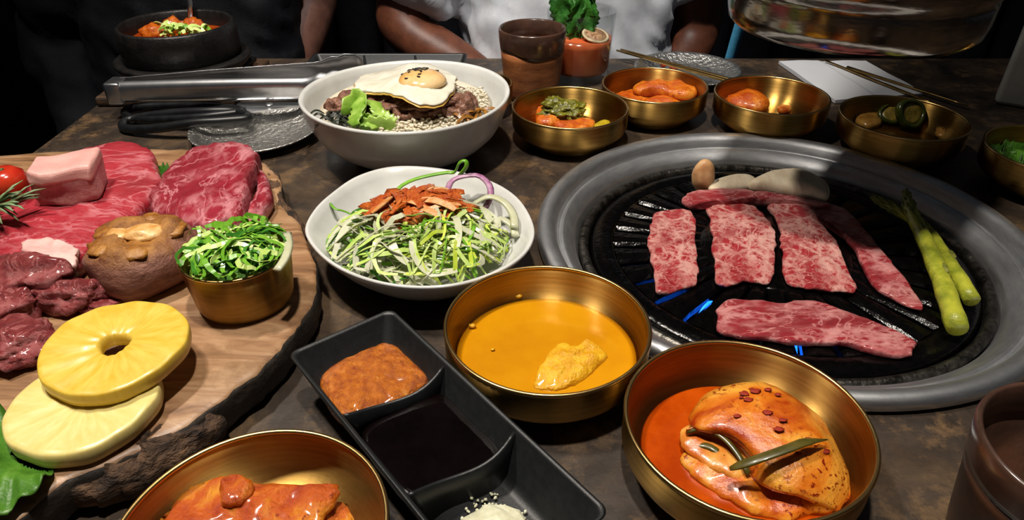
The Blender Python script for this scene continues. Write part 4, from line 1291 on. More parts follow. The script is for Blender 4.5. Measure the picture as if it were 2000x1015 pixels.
for k, (q, r, lab) in enumerate((((0.0461,0.7116,0.024), (0.014, 0.010, 0.008), 'olive green chilli pickle chunk, upper end of the pile'), ((0.0605,0.7065,0.022), (0.016, 0.010, 0.008), 'seedy olive chilli pickle chunk in the middle of the pile'), ((0.0485,0.7022,0.018), (0.018, 0.009, 0.007), 'long green chilli pickle chunk above the orange radish'), ((0.0656,0.6993,0.018), (0.010, 0.009, 0.007), 'brownish chilli pickle chunk at the side of the pile'))):
    o = blob('pickled_chilli', q, r, GRP, amp=0.5, s=2.2, seed=k + 3, sub=4)
    tag(o, lab, 'pickle', 'chilli pickle bowl')
# bowl B
for k, (ol, h, lab) in enumerate((([(0.1104,0.7704),(0.1372,0.7874),(0.1538,0.7805),(0.1547,0.7572),(0.1352,0.7413),(0.1167,0.7508)], 0.010, 'flat orange sauced piece at the side of the roll bowl'), ([(0.1406,0.7811),(0.1721,0.7934),(0.2018,0.7794),(0.2084,0.7593),(0.1917,0.7447),(0.1661,0.7593),(0.1403,0.7593)], 0.021, 'long orange sauced roll on top in its brass bowl'), ([(0.1385,0.7627),(0.1691,0.7726),(0.2027,0.766),(0.2014,0.7466),(0.1682,0.7357),(0.1411,0.7419)], 0.010, 'orange sauced piece at the front of the roll bowl'))):
    piece('sauced_roll', ol, (0.0062, 0.0135, 0.0062)[k], (h, 0.0145, h)[k], ORA, lab, 'side dish', 'orange sauced rolls', p=2.6, amp=0.003, ns=80, seed=k + 1)
# bowl C
piece('orange_dumpling', [(0.2397,0.7546),(0.2558,0.7676),(0.2727,0.7759),(0.2829,0.7611),(0.2841,0.7405),(0.2717,0.7237),(0.2512,0.7298),(0.2413,0.7389)], 0.006, 0.018, ORA, 'larger orange dumpling in the mostly empty brass bowl', 'side dish', 'orange dumplings', p=2.2, amp=0.002, seed=4)
piece('orange_dumpling', [(0.2942,0.7432),(0.3026,0.7478),(0.3085,0.7416),(0.3027,0.731),(0.2926,0.731)], 0.0062, 0.007, ORA, 'tiny orange scrap beside the larger dumpling', 'side dish', 'orange dumplings', p=2.4, amp=0.001, seed=5)
# bowl D
def jal(c, ro, tilt, label):
    t = thing('jalapeno_ring', label, 'pickle', c, 0, 'pickled vegetables')
    t.rotation_euler = tilt
    def fr(r, z, a):
        return r * (1 + 0.05 * math.sin(3 * a)), z
    lathe('skin', [(ro * 0.72, -0.004), (ro * 0.9, -0.0045), (ro, -0.003), (ro * 1.02, 0), (ro, 0.003), (ro * 0.9, 0.0045), (ro * 0.72, 0.004)], M('jalapeno_skin', '#26300a', '#434a12', 80, rough=0.25, coat=0.4), t, n=40, fr=fr, close=True)
    lathe('flesh', [(0.0, -0.002), (ro * 0.74, -0.003), (ro * 0.74, 0.003), (ro * 0.5, 0.002), (ro * 0.3, 0.0026), (0, 0.0024)], M('jalapeno_flesh', '#6a5a18', '#9a8434', 120, rough=0.3, coat=0.3, bmp=0.4), t, n=40)
jal((0.4068,0.6806,0.0265), 0.0155, (0.95, 0.15, 0.1), 'large upright pickled jalapeno ring with pale seeds')
jal((0.3971,0.6981,0.0185), 0.0125, (0.5, -0.5, 0.4), 'smaller tilted pickled jalapeno ring beside the large one')
YRA = M('pickled_radish', '#8a5f26', '#b0843c', 60, rough=0.28, coat=0.35, bmp=0.15)
for k, (ol, h, lab) in enumerate((([(0.3633,0.7123),(0.3813,0.7212),(0.3931,0.7153),(0.3838,0.6868),(0.3676,0.6786),(0.3595,0.6923)], 0.012, 'tan pickled radish slice at one side of the jalapeno bowl'), ([(0.3866,0.7221),(0.3996,0.7266),(0.4025,0.7146),(0.3896,0.6943),(0.3777,0.6914)], 0.010, 'tan pickled onion piece behind the smaller jalapeno ring'), ([(0.43,0.6674),(0.4455,0.6834),(0.4533,0.678),(0.446,0.6622),(0.432,0.657)], 0.010, 'little tan radish wedge alone beside the large jalapeno ring'))):
    piece('pickled_radish', ol, 0.006, h, YRA, lab, 'pickle', 'pickled vegetables', p=3, amp=0.001, seed=k + 2)
o = lathe('pickle_brine', [(0.0, 0.0065), (0.0465, 0.0085), (0.0485, 0.0098), (0.03, 0.0101), (0, 0.0102)], M('brown_brine', '#2f1c07', '#452a0c', 20, rough=0.06), n=64, loc=(BD[0], BD[1], 0))
tag(o, 'thin brown pickling brine in the jalapeno bowl', 'brine')
# bowl E
el_ = ([(0.4461,0.6185),(0.4655,0.6329),(0.4707,0.6162),(0.4708,0.6002),(0.4511,0.5869),(0.4432,0.5979)], [(0.4519,0.5939),(0.4816,0.6388),(0.5002,0.6489),(0.5005,0.6289),(0.4673,0.5829),(0.4518,0.5764)], [(0.4728,0.5982),(0.504,0.6214),(0.5037,0.5982),(0.479,0.5743),(0.4605,0.5743)])
for ol, lab, sd in zip(el_, ('small leafy green scrap against the side of its brass bowl', 'tall curled green leaf in the brass bowl right of the grill', 'pale-ribbed green leaf beside the tall curled leaf'), (2, 5, 7)):
    seat_in(ruffled('salad_leaf', ol, 0.018, LET, sd, 0.007, 70, lab, 'salad', 'green leaf salad'), BE, 0.0585)
# bowl F: broth
BRO = M('yellow_broth', '#b87808', '#cc8f0e', 22, rough=0.12, coat=0.5, bmp=0.08, bscale=90, lo=0.3, hi=0.7, sss=0.1)
o = lathe('yellow_broth', [(0.0, 0.006), (0.03, 0.0065), (0.045, 0.0085), (0.0535, 0.0135), (0.0543, 0.0142), (0.05, 0.0146), (0.02, 0.0145), (0, 0.0145)], BRO, n=80, loc=(BF[0], BF[1], 0))
tag(o, 'cloudy yellow broth filling a brass bowl', 'broth')
EGC = M('egg_curd', '#d2950c', '#e6b428', 120, rough=0.3, bmp=0.6, bscale=420, coat=0.3, bdist=0.003)
piece('egg_curd', [(0.0126,0.2969),(0.0169,0.3117),(0.0248,0.327),(0.0329,0.3323),(0.0374,0.3284),(0.0471,0.3323),(0.0552,0.3265),(0.0568,0.319),(0.0478,0.3081),(0.038,0.2969),(0.026,0.2919),(0.0159,0.2927)], 0.010, 0.0105, EGC, 'spongy yellow egg curd floating in the broth', 'egg', None, p=2.6, amp=0.003, ns=140, seed=4, edge=0.002)
for k, (p, r) in enumerate((((0.0045,0.3803,0.0162), 0.0024), ((-0.0253,0.3485,0.0162), 0.0024), ((-0.0118,0.3266,0.0155), 0.0013))):
    o = blob('broth_crumb', p, (r, r * 0.8, r * 0.6), EGC, amp=0.4, s=2, seed=k, sub=2)
    tag(o, 'tiny yellow crumb stuck by the edge of the yellow broth', 'crumb', 'crumbs in the broth bowl')
# bowl G: kimchi
KJ = M('kimchi_juice', '#9a3404', '#b84a08', 30, rough=0.1, coat=0.4)
o = lathe('kimchi_juice', [(0.0, 0.006), (0.03, 0.0065), (0.042, 0.0075), (0.0502, 0.0112), (0.049, 0.0118), (0.03, 0.0119), (0, 0.0119)], KJ, n=72, loc=(BG[0], BG[1], 0))
tag(o, 'orange kimchi juice pooled in the brass bowl', 'juice')
KIM = saucy('kimchi_leaf', '#9e3206', '#c86a12', '#dc9c38', '#7a1a04', 34, 0.36, 0.50, 0.66, 0.57, 0.34, 170, 0.5)
KRED = M('kimchi_flakes', '#8a1d06', '#b0340a', 90, rough=0.35, coat=0.3)
KGRN = M('kimchi_green', '#3c3a12', '#5a4f1e', 70, rough=0.35, coat=0.2)
kim = thing('cabbage_kimchi', 'folded stack of orange cabbage kimchi leaves in the brass bowl', 'kimchi', (BG[0], BG[1], 0.008), 0)
def rel(ol, o=(BG[0], BG[1])):
    return [(x - o[0], y - o[1]) for x, y in ol]
def arch(ol, k):
    cy_ = sum(p[1] for p in ol) / len(ol)
    return None
slab('cabbage_leaf', rel([(0.0885,0.2485),(0.1082,0.259),(0.1407,0.259),(0.1613,0.2418),(0.1665,0.229),(0.1562,0.2155),(0.1342,0.2084),(0.1155,0.2098),(0.0994,0.2229),(0.0884,0.2353)]), 0.0, 0.010, KIM, kim, p=2.5, amp=0.003, ns=70, seed=1, edge=0.002)
slab('cabbage_leaf', rel([(0.0868,0.2516),(0.0947,0.2641),(0.1155,0.2716),(0.1336,0.2586),(0.1232,0.2414),(0.112,0.2286),(0.0986,0.2349)]), 0.005, 0.008, M('kimchi_pale', '#b85a10', '#e0a24a', 40, rough=0.3, coat=0.35, bmp=0.2), kim, p=2.5, amp=0.002, ns=90, seed=3, edge=0.002)
axis = rel([(0.1091,0.273,0.03)[:2], (0.1534,0.2189,0.03)[:2]])
def fold_sheet(name, grid, th, mat, parent):
    """curved leaf from a grid of control rows (each a list of 3-D points), with thickness"""
    rows = [cat_open(r, 22) for r in grid]
    cols = list(zip(*rows))
    dense = [cat_open(c, 18) for c in cols]
    nu, nv_ = len(dense), len(dense[0])
    v, f = [], []
    for s in (0, 1):
        for c in dense:
            for p in c:
                b = 0.0009 * fbm(p, 120, 4) + 0.0006 * fbm(p, 300, 6)
                v.append((p[0], p[1], p[2] + b - s * th))
    off = nu * nv_
    for i in range(nu - 1):
        for j in range(nv_ - 1):
            a, b, c, d = i * nv_ + j, (i + 1) * nv_ + j, (i + 1) * nv_ + j + 1, i * nv_ + j + 1
            f += [(a, b, c, d), (off + d, off + c, off + b, off + a)]
    brd = [i * nv_ for i in range(nu)] + [(nu - 1) * nv_ + j for j in range(1, nv_)] + [i * nv_ + nv_ - 1 for i in range(nu - 2, -1, -1)] + [j for j in range(nv_ - 2, 0, -1)]
    for k in range(len(brd)):
        a, b = brd[k], brd[(k + 1) % len(brd)]
        f.append((a, b, off + b, off + a))
    return mobj(name, v, f, mat, parent)
def r3(pts, o=(BG[0], BG[1], 0.008)):
    return [tuple(p[j] - o[j] for j in range(3)) for p in pts]
fold_sheet('cabbage_leaf', [r3([(0.0936,0.2652,0.022),(0.1059,0.276,0.029),(0.1324,0.28,0.033),(0.1499,0.2711,0.03),(0.1649,0.266,0.02)]),
                            r3([(0.0928,0.2556,0.026),(0.1082,0.2606,0.033),(0.1327,0.265,0.036),(0.1506,0.2534,0.033),(0.1655,0.25,0.02)]),
                            r3([(0.0974,0.2502,0.028),(0.1129,0.249,0.034),(0.1342,0.2496,0.037),(0.152,0.2391,0.032),(0.1665,0.2367,0.018)]),
                            r3([(0.1084,0.247,0.027),(0.1166,0.2384,0.032),(0.1354,0.2363,0.035),(0.1521,0.2273,0.029),(0.1641,0.225,0.017)]),
                            r3([(0.1159,0.2397,0.024),(0.1202,0.2273,0.029),(0.1353,0.2226,0.031),(0.151,0.2186,0.025),(0.1607,0.2189,0.016)]),
                            r3([(0.1169,0.2272,0.02),(0.122,0.2179,0.024),(0.1345,0.2127,0.025),(0.1469,0.2109,0.02),(0.1551,0.2126,0.014)])], 0.0022, KIM, kim)
fold_sheet('cabbage_rib', [r3([(0.0896,0.2539,0.024),(0.0996,0.2544,0.028),(0.111,0.247,0.027)]), r3([(0.0914,0.2534,0.02),(0.1051,0.2525,0.024),(0.1164,0.2406,0.023)]), r3([(0.0955,0.252,0.017),(0.1075,0.2493,0.02),(0.1192,0.2343,0.019)])], 0.003, MATS['kimchi_pale'], kim)
sweep('leaf_edge', r3(cat_open([(0.0905,0.2544,0.022),(0.0982,0.2528,0.026),(0.106,0.2472,0.026),(0.1117,0.238,0.024),(0.115,0.2279,0.021)], 16)), 0.0016, KGRN, kim, n=8, flat=0.5)
sweep('leaf_edge', r3(cat_open([(0.0933,0.249,0.018),(0.1002,0.2459,0.02),(0.1067,0.2401,0.019)], 10)), 0.0022, KGRN, kim, n=8, flat=0.5)
rk = random.Random(6)
for k, p in enumerate(r3([(0.1217,0.2681,0.0355),(0.1274,0.2695,0.036),(0.1344,0.2706,0.036),(0.1386,0.2668,0.036),(0.119,0.2651,0.0355),(0.1221,0.2631,0.036),(0.1344,0.2469,0.038),(0.131,0.2417,0.037),(0.1136,0.2526,0.035),(0.1286,0.2526,0.0375),(0.1366,0.2288,0.0345),(0.1514,0.2335,0.031)])):
    s = rk.uniform(0.0009, 0.0022)
    blob('chilli_flake', (p[0], p[1], p[2] + 0.0001), (s * 1.4, s * 0.9, 0.0003), M('dry_chilli_flake', '#7d1a05', '#9c2a08', 90, rough=0.7), kim, amp=0.45, seed=k, sub=2)
for ch in kim.children:
    seat_in(ch, BG, 0.0612, (BG[0], BG[1], 0.008))
o = sweep('scallion_blade', r3(cat_open([(0.1035,0.2243,0.029),(0.1154,0.2241,0.036),(0.1302,0.2275,0.0395),(0.1401,0.2316,0.0395),(0.1527,0.2361,0.036)], 18)), [0.0012, 0.0022, 0.0026] + [0.0028] * 11 + [0.0022, 0.0016, 0.001, 0.0005], KGRN, kim, n=8, flat=0.3)
o['label'] = 'dark green scallion blade'
# bowl H
KH = saucy('red_sauced_slice', '#9a2e04', '#c0560a', '#dc9420', '#7a1a03', 40, 0.33, 0.50, 0.66, 0.6, 0.2, 330, 1.0)
for k, (ol, z0, h, lab) in enumerate((([(-0.1584,0.2039),(-0.1557,0.2181),(-0.1413,0.2256),(-0.1178,0.2217),(-0.098,0.2211),(-0.0849,0.2226),(-0.0819,0.2167),(-0.0851,0.2067),(-0.0919,0.1959),(-0.1246,0.1907),(-0.1505,0.1933)], 0.0148, 0.010, 'glossy red-orange sauced slice on top in the bowl beside the board'), ([(-0.1666,0.2001),(-0.1618,0.2112),(-0.1328,0.2112),(-0.0976,0.2155),(-0.0816,0.2184),(-0.0738,0.2056),(-0.0822,0.1897),(-0.1315,0.1872)], 0.0065, 0.010, 'lower orange sauced slice under the glossy top one'), ([(-0.1372,0.2178),(-0.1328,0.2228),(-0.1236,0.2204),(-0.1202,0.2134),(-0.1238,0.2063),(-0.132,0.2063)], 0.0235, 0.006, 'small yellow-orange curl lying on the glossy sauced slice'))):
    piece('sauced_slice', ol, z0, h, KH, lab, 'side dish', 'red sauced slices', p=3, amp=0.003, ns=80, seed=k + 2, edge=0.002)

# ---------------------------------------------------------------- stew pot on its trivet
PC = (-0.397, 0.845)
tv = thing('pot_trivet', 'dark square trivet with worn brown wooden corners under the stone pot', 'trivet', (PC[0], PC[1], 0))
box('wood_base', (-0.079, 0.080, -0.078, 0.066, 0.0, 0.012), M('worn_trivet_wood', '#241a12', '#4f3722', 50, rough=0.6, stretch=(1, 6, 6), bmp=0.4), tv, b=0.004, smooth=True)
box('iron_plate', (-0.066, 0.066, -0.074, 0.060, 0.012, 0.017), CLAYBLK, tv, b=0.002)
pt_ = thing('stone_pot', 'black stone pot of red stew with a flared collar', 'pot', (PC[0], PC[1], 0.017))
lathe('pot_body', [(0, 0.002), (0.05, 0.002), (0.056, 0.004), (0.064, 0.016), (0.067, 0.030), (0.0668, 0.046), (0.0655, 0.056), (0.0632, 0.0585), (0.0605, 0.056), (0.060, 0.044), (0.056, 0.02), (0.04, 0.010), (0, 0.009)], CLAYBLK, pt_, n=80)
lathe('collar', [(0.055, 0.0), (0.064, 0.0005), (0.073, 0.010), (0.0775, 0.0165), (0.0775, 0.0195), (0.0745, 0.0205), (0.0700, 0.0215), (0.066, 0.018), (0.058, 0.006)], CLAYBLK, pt_, n=80, close=True)
o = lathe('red_stew', [(0.0, 0.012), (0.045, 0.014), (0.058, 0.033), (0.0595, 0.040), (0.056, 0.0415), (0.03, 0.042), (0, 0.042)], M('red_stew', '#a83c06', '#cf5f10', 50, rough=0.2, bmp=0.5, bscale=130, coat=0.3), n=64, fr=lambda r, z, a: (r, z + (0.0015 * math.sin(3 * a + r * 120) if z > 0.041 else 0)), loc=(PC[0], PC[1], 0.017))
tag(o, 'red-orange stew filling the black stone pot', 'stew')
for k, (dx, dy, r, wh) in enumerate(((-0.026, -0.004, 0.0155, 'large orange chunk of the red stew beside the chopped scallion'), (-0.014, 0.022, 0.0145, 'orange chunk of the red stew nearest the spoon'), (0.012, 0.020, 0.0125, 'smallest orange chunk of the red stew, behind the chopped scallion'))):
    o = blob('tofu_chunk', (PC[0] + dx, PC[1] + dy, 0.0645), (r, r * 0.8, 0.010), ORA, amp=0.35, s=2, seed=k + 9, sub=3)
    tag(o, wh, 'stew', 'chunks in the stew')
sg = thing('chopped_scallion', 'chopped green scallion heaped on the red stew', 'scallion', (PC[0] + 0.010, PC[1] - 0.014, 0.062))
for k in range(46):
    shred('scallion_slice', (rs.gauss(0.004, 0.012), rs.gauss(0, 0.008), rs.uniform(0, 0.013)), rs.uniform(0, 6.28), rs.uniform(0.008, 0.018), rs.uniform(-60, 60), 0.0036, GRN[rs.choice((0, 1, 1))], sg, rise=0.003, roll=rs.uniform(-1, 1))
spn = thing('long_spoon', 'steel spoon leaning in the stone stew pot', 'spoon', (PC[0] - 0.004, PC[1] + 0.050, 0.064))
sweep('handle', [(0, 0, 0), (0.002, 0.006, 0.02), (0.0, 0.016, 0.055), (-0.006, 0.030, 0.10)], 0.0032, POLISH, spn, n=10, flat=0.5)
slab('spoon_bowl', [(0.012 * math.cos(a), 0.016 * math.sin(a) - 0.010) for a in [k * PI / 4 for k in range(8)]], -0.006, 0.003, POLISH, spn, n=32, p=2, amp=0, lift=0.1)

# ---------------------------------------------------------------- hammered plate, scissors, tongs
PLC = (-0.267, 0.686)
o = lathe('hammered_plate', [(0, 0.001), (0.040, 0.001), (0.052, 0.003), (0.064, 0.010), (0.0665, 0.0118), (0.0655, 0.0126), (0.062, 0.011), (0.050, 0.005), (0.038, 0.003), (0, 0.003)], HAMMER, n=96, loc=(PLC[0], PLC[1], -0.001))
tag(o, 'round hammered steel plate under the tongs and scissors', 'plate', 'hammered steel plates')
sx = thing('kitchen_scissors', 'black-handled kitchen scissors lying below the tongs', 'scissors', (-0.2622,0.7244,0.0145))
s0 = sx.location
RUB = M('black_rubber_grip', '#0d0e10', '#16181b', 90, rough=0.38)
def srel(px):
    return [tuple(p[j] - s0[j] for j in range(3)) for p in px]
lp = cat_closed(srel([(-0.2742,0.6921,0.0175),(-0.2953,0.6825,0.018),(-0.3255,0.6782,0.0175),(-0.365,0.6804,0.011),(-0.4031,0.6909,0.0055),(-0.4149,0.7047,0.0055),(-0.408,0.7166,0.0065),(-0.3666,0.7123,0.014),(-0.3252,0.7067,0.0185),(-0.2932,0.708,0.018)]), 60)
v, f = sweep_vf(lp, 0.0048, n=10, closed=True)
mobj('handle_grip', v, f, RUB, sx)
lp = cat_closed(srel([(-0.2872,0.7093,0.0175),(-0.3222,0.6974,0.0165),(-0.364,0.704,0.011),(-0.4047,0.7164,0.006),(-0.4262,0.7339,0.0055),(-0.4247,0.751,0.006),(-0.3824,0.7481,0.0095),(-0.3378,0.7372,0.0125),(-0.3048,0.7248,0.0155)]), 60)
v, f = sweep_vf(lp, 0.0044, n=10, closed=True)
mobj('handle_grip', v, f, RUB, sx)
def blade(p0, p1, wd, up):
    a, b = Vector(p0), Vector(p1)
    d = (b - a).normalized()
    s = d.cross(Vector((0, 0, 1))).normalized() * wd
    th = Vector((0, 0, 0.0012))
    pr = [a - s * 0.6, a + s, a + (b - a) * 0.6 + s * 0.8, b, a + (b - a) * 0.6 - s * 0.5]
    v = [tuple(q + th * up) for q in pr] + [tuple(q + th * (up + 1.3)) for q in pr]
    f = [(0, 1, 2, 3, 4), (9, 8, 7, 6, 5)] + [(k, (k + 1) % 5, 5 + (k + 1) % 5, 5 + k) for k in range(5)]
    mobj('blade', v, f, POLISH, sx, smooth=False)
blade((-0.036, -0.014, 0.002), (0.085, 0.030, 0.0), 0.009, 0)
blade((-0.036, 0.004, 0.001), (0.092, 0.010, 0.0), 0.008, 1.4)
lathe('pivot_screw', [(0, 0.0), (0.0045, 0.0), (0.0045, 0.005), (0.003, 0.0062), (0, 0.0062)], POLISH, sx, n=24)

tg = thing('serving_tongs', 'stainless steel scallop-tipped tongs lying behind the white rice bowl', 'tongs', (-0.432, 0.738, 0.018))
def arm(p0, p1, zl, zt, wd, bulge, mat=POLISH):
    """U-channel arm standing on edge from hinge p0 to tip p1 (local xy), with a scalloped spoon end"""
    a, b = Vector((p0[0], p0[1], 0)), Vector((p1[0], p1[1], 0))
    d = (b - a).normalized()
    s = Vector((-d.y, d.x, 0)) * bulge
    v, f = [], []
    N, K = 40, 9
    L = (b - a).length
    for i in range(N + 1):
        u = i / N
        c = a + (b - a) * u
        hw = wd * (0.95 + 0.1 * math.sin(u * PI)) / 2
        zc = zl + (zt - zl) * u + wd / 2
        dep = 0.006
        if u > 0.80:
            q = (u - 0.80) / 0.20
            hw = wd / 2 * (1 + 0.55 * math.sin(q * PI * 0.62)) * (1 + 0.07 * math.cos(q * 6 * PI))
            if u > 0.985:
                hw *= 0.55
            dep = 0.006 + 0.004 * math.sin(q * PI)
        for k in range(K):
            e = -1 + 2 * k / (K - 1)
            if u > 0.80:
                off = dep * (1 - e * e)
            else:
                off = dep * (1 - abs(e) ** 5)
            v.append(tuple(c + s * off + Vector((0, 0, zc + hw * e))))
    m = len(v)
    for p in list(v):
        v.append(tuple(Vector(p) - s.normalized() * 0.0010))
    for i in range(N):
        for k in range(K - 1):
            q0 = i * K + k
            f += [(q0, q0 + 1, q0 + K + 1, q0 + K), (m + q0, m + q0 + K, m + q0 + K + 1, m + q0 + 1)]
        f += [(i * K, (i + 1) * K, m + (i + 1) * K, m + i * K), (i * K + K - 1, m + i * K + K - 1, m + (i + 1) * K + K - 1, (i + 1) * K + K - 1)]
    f += [tuple(range(K)) + tuple(m + k for k in range(K - 1, -1, -1)), tuple(N * K + k for k in range(K)) + tuple(m + N * K + k for k in range(K - 1, -1, -1))]
    return mobj('tong_arm', v, f, mat, tg)
arm((0, -0.004), (0.262, -0.010), 0.0, 0.007, 0.024, -1)
arm((0, 0.008), (0.262, 0.052), 0.0, 0.007, 0.024, 1)
box('hinge', (-0.006, 0.012, -0.011, 0.015, -0.0005, 0.0235), POLISH, tg, b=0.003, smooth=True)

# far hammered plate with chopsticks
HP = (0.222, 0.876)
def thin_glass():
    m, nt, bs = newmat('clear_glass')
    nt.nodes.remove(bs)
    tr = nt.nodes.new('ShaderNodeBsdfTransparent')
    tr.inputs[0].default_value = (0.93, 0.95, 0.95, 1)
    gl_ = nt.nodes.new('ShaderNodeBsdfGlossy')
    gl_.inputs['Roughness'].default_value = 0.03
    lw_ = nt.nodes.new('ShaderNodeMapRange')
    fc = nt.nodes.new('ShaderNodeLayerWeight')
    fc.inputs[0].default_value = 0.12
    lw_.inputs[3].default_value = 0.03
    lw_.inputs[4].default_value = 0.55
    nt.links.new(fc.outputs['Facing'], lw_.inputs[0])
    mx = nt.nodes.new('ShaderNodeMixShader')
    nt.links.new(lw_.outputs[0], mx.inputs[0])
    nt.links.new(tr.outputs[0], mx.inputs[1])
    nt.links.new(gl_.outputs[0], mx.inputs[2])
    nt.links.new(mx.outputs[0], nt.nodes['Material Output'].inputs['Surface'])
    return m
GLS = thin_glass()
o = lathe('hammered_plate', [(0, 0.001), (0.040, 0.001), (0.052, 0.003), (0.063, 0.010), (0.0665, 0.0118), (0.0655, 0.0126), (0.061, 0.011), (0.050, 0.005), (0.038, 0.003), (0, 0.003)], HAMMER, n=96, loc=(HP[0], HP[1], -0.001))
tag(o, 'round hammered steel plate with chopsticks laid across it', 'plate', 'hammered steel plates')
for k, (px, r) in enumerate((((0.197,0.9013,0.006), 0.004), ((0.2096,0.8967,0.0048), 0.006))):
    o = blob('food_scrap', px, (r, r * 0.7, 0.003), KRED, amp=0.3, seed=k, sub=2)
    tag(o, 'small red food scrap on the hammered plate under the chopsticks', 'scrap', 'scraps on the plate')
GOLD = M('gold_chopstick', '#8a6d3c', '#a88a55', 60, rough=0.28, metal=1)
def chop(p0, p1, label, group, r=0.0026):
    a, b = Vector(p0), Vector(p1)
    pts = [tuple(a + (b - a) * (k / 10)) for k in range(11)]
    c = pts[5]
    o = sweep('chopstick', [tuple(q[j] - c[j] for j in range(3)) for q in pts], [r * (0.62 + 0.38 * k / 10) for k in range(11)], GOLD, n=8, flat=0.7)
    o.location = c
    tag(o, label, 'chopstick', group)
chop((0.140, 0.936, 0.0147), (0.272, 0.806, 0.0128), 'gold metal chopstick lying across the far hammered plate', 'chopsticks on the plate', 0.0030)
chop((0.146, 0.940, 0.0147), (0.282, 0.806, 0.0128), 'gold metal chopstick lying across the far hammered plate', 'chopsticks on the plate', 0.0030)

# napkin and second pair of chopsticks
def napkin():
    q = [(0.354,0.9222,0)[:2], (0.4725,0.9287,0)[:2], (0.4885,0.8047,0)[:2], (0.3734,0.7779,0)[:2]]
    N = 18
    v, f = [], []
    for s in (0, 1):
        for i in range(N + 1):
            for j in range(N + 1):
                u, w_ = i / N, j / N
                x = (q[0][0] * (1 - u) + q[1][0] * u) * (1 - w_) + (q[3][0] * (1 - u) + q[2][0] * u) * w_
                y = (q[0][1] * (1 - u) + q[1][1] * u) * (1 - w_) + (q[3][1] * (1 - u) + q[2][1] * u) * w_
                z = 0.0035 + 0.0012 * fbm((x, y, 0), 25, 3) + (0.0015 if u < 0.5 else 0)
                v.append((x, y, z if s == 0 else 0.0008))
    n1 = (N + 1) ** 2
    for i in range(N):
        for j in range(N):
            a = i * (N + 1) + j
            f += [(a, a + 1, a + N + 2, a + N + 1), (n1 + a, n1 + a + N + 1, n1 + a + N + 2, n1 + a + 1)]
    brd = [i * (N + 1) for i in range(N + 1)] + [N * (N + 1) + j for j in range(1, N + 1)] + [i * (N + 1) + N for i in range(N - 1, -1, -1)] + list(range(N - 1, 0, -1))
    for k in range(len(brd)):
        a, b = brd[k], brd[(k + 1) % len(brd)]
        f.append((a, b, n1 + b, n1 + a))
    o = mobj('paper_napkin', v, f, M('white_paper', '#c9ccd2', rough=0.7), smooth=False)
    tag(o, 'folded white paper napkin under gold chopsticks behind the jalapeno bowl', 'napkin')
napkin()
chop((0.4142,0.9196,0.0063), (0.4807,0.7594,0.0058), 'gold chopstick lying on the white napkin', 'chopsticks on the napkin')
chop((0.5146,0.7578,0.0058), (0.4327,0.893,0.006), 'gold chopstick on the napkin with its tip past the jalapeno bowl', 'chopsticks on the napkin')

# ---------------------------------------------------------------- cups and glass
CUPM = M('reddish_stoneware', '#6d4028', '#9a6038', 24, rough=0.38, bmp=0.12, bscale=240, stretch=(1, 1, 4), coat=0.2)
CUPD = M('dark_cup_glaze', '#33241d', '#4a3329', 40, rough=0.25, coat=0.3)
def cup(x, y, r, h, label, lowm, rimm):
    t = thing('stoneware_cup', label, 'cup', (x, y, 0), 0, 'stoneware cups')
    zb = h * 0.70
    rb = r * 0.80
    def rz(z):
        return rb + (r - rb) * (z / h) ** 0.9
    lathe('cup_body', [(0, 0), (rb - 0.003, 0), (rb, 0.003)] + [(rz(h * k / 10), h * k / 10) for k in range(1, 8)] + [(rz(h * 0.7) - 0.003, h * 0.7), (rb - 0.003, 0.006), (0, 0.006)], lowm, t, n=72)
    lathe('glazed_rim', [(rz(zb) - 0.003, zb - 0.001), (rz(zb) + 0.0004, zb - 0.001), (rz(zb) + 0.0008, zb + 0.002), (rz(h * 0.85) + 0.0006, h * 0.85), (r, h - 0.002), (r - 0.0012, h), (r - 0.0028, h - 0.001), (r - 0.0035, h * 0.85)], rimm, t, n=72, close=True,
          fr=lambda q, z, a: (q, z + (0.0025 * math.sin(2 * a + 0.8) + 0.001 * math.sin(5 * a) if z < zb + 0.003 else 0)))
cup(0.0233, 0.806, 0.0386, 0.080, 'reddish-brown stoneware cup with dark glazed rim beside the cocktail', CUPM, CUPD)
cup(0.241, 0.1985, 0.0430, 0.070, 'dark brown stoneware cup beside the kimchi bowl', M('dark_stoneware', '#2b1c14', '#43291b', 24, rough=0.4, bmp=0.1), CUPD)

GX, GY = 0.0835, 0.868
gt = thing('cocktail_glass', 'clear tumbler of pink-orange cocktail with mint and lime wheel', 'glass', (GX, GY, 0))
lathe('tumbler', [(0, 0), (0.034, 0), (0.036, 0.002), (0.038, 0.02), (0.0405, 0.060), (0.0418, 0.083), (0.0412, 0.0842), (0.0404, 0.0835), (0.0390, 0.060), (0.0365, 0.016), (0.035, 0.0125), (0, 0.0125)], GLS, gt, n=80)
lathe('cocktail', [(0, 0.0126), (0.0349, 0.0126), (0.0363, 0.016), (0.0380, 0.045), (0.0384, 0.0520), (0, 0.0520)], M('pink_orange_drink', '#cc5a30', '#dd7c4e', 20, rough=0.15, sss=0.3), gt, n=64)
lw = thing('lime_wheel', 'dried lime wheel resting at the edge of the cocktail', 'lime', (GX + 0.017, GY - 0.014, 0.0575), 0)
lw.rotation_euler = (0.30, 0.10, 0.2)
lathe('pulp', [(0, -0.001), (0.0135, -0.001), (0.0135, 0.001), (0, 0.001)], M('dried_pulp', '#7a4f34', '#c29a74', 260, rough=0.5, bmp=0.4), lw, n=40)
lathe('rind', [(0.0135, -0.0013), (0.0160, -0.0013), (0.0168, 0), (0.0160, 0.0013), (0.0135, 0.0013)], M('dried_rind', '#c3ab86', '#d8c5a3', 60, rough=0.5), lw, n=40, close=True)
MINT = M('mint_leaf', '#1f5218', '#3c7c2a', 70, rough=0.4, bmp=0.5, bscale=160)
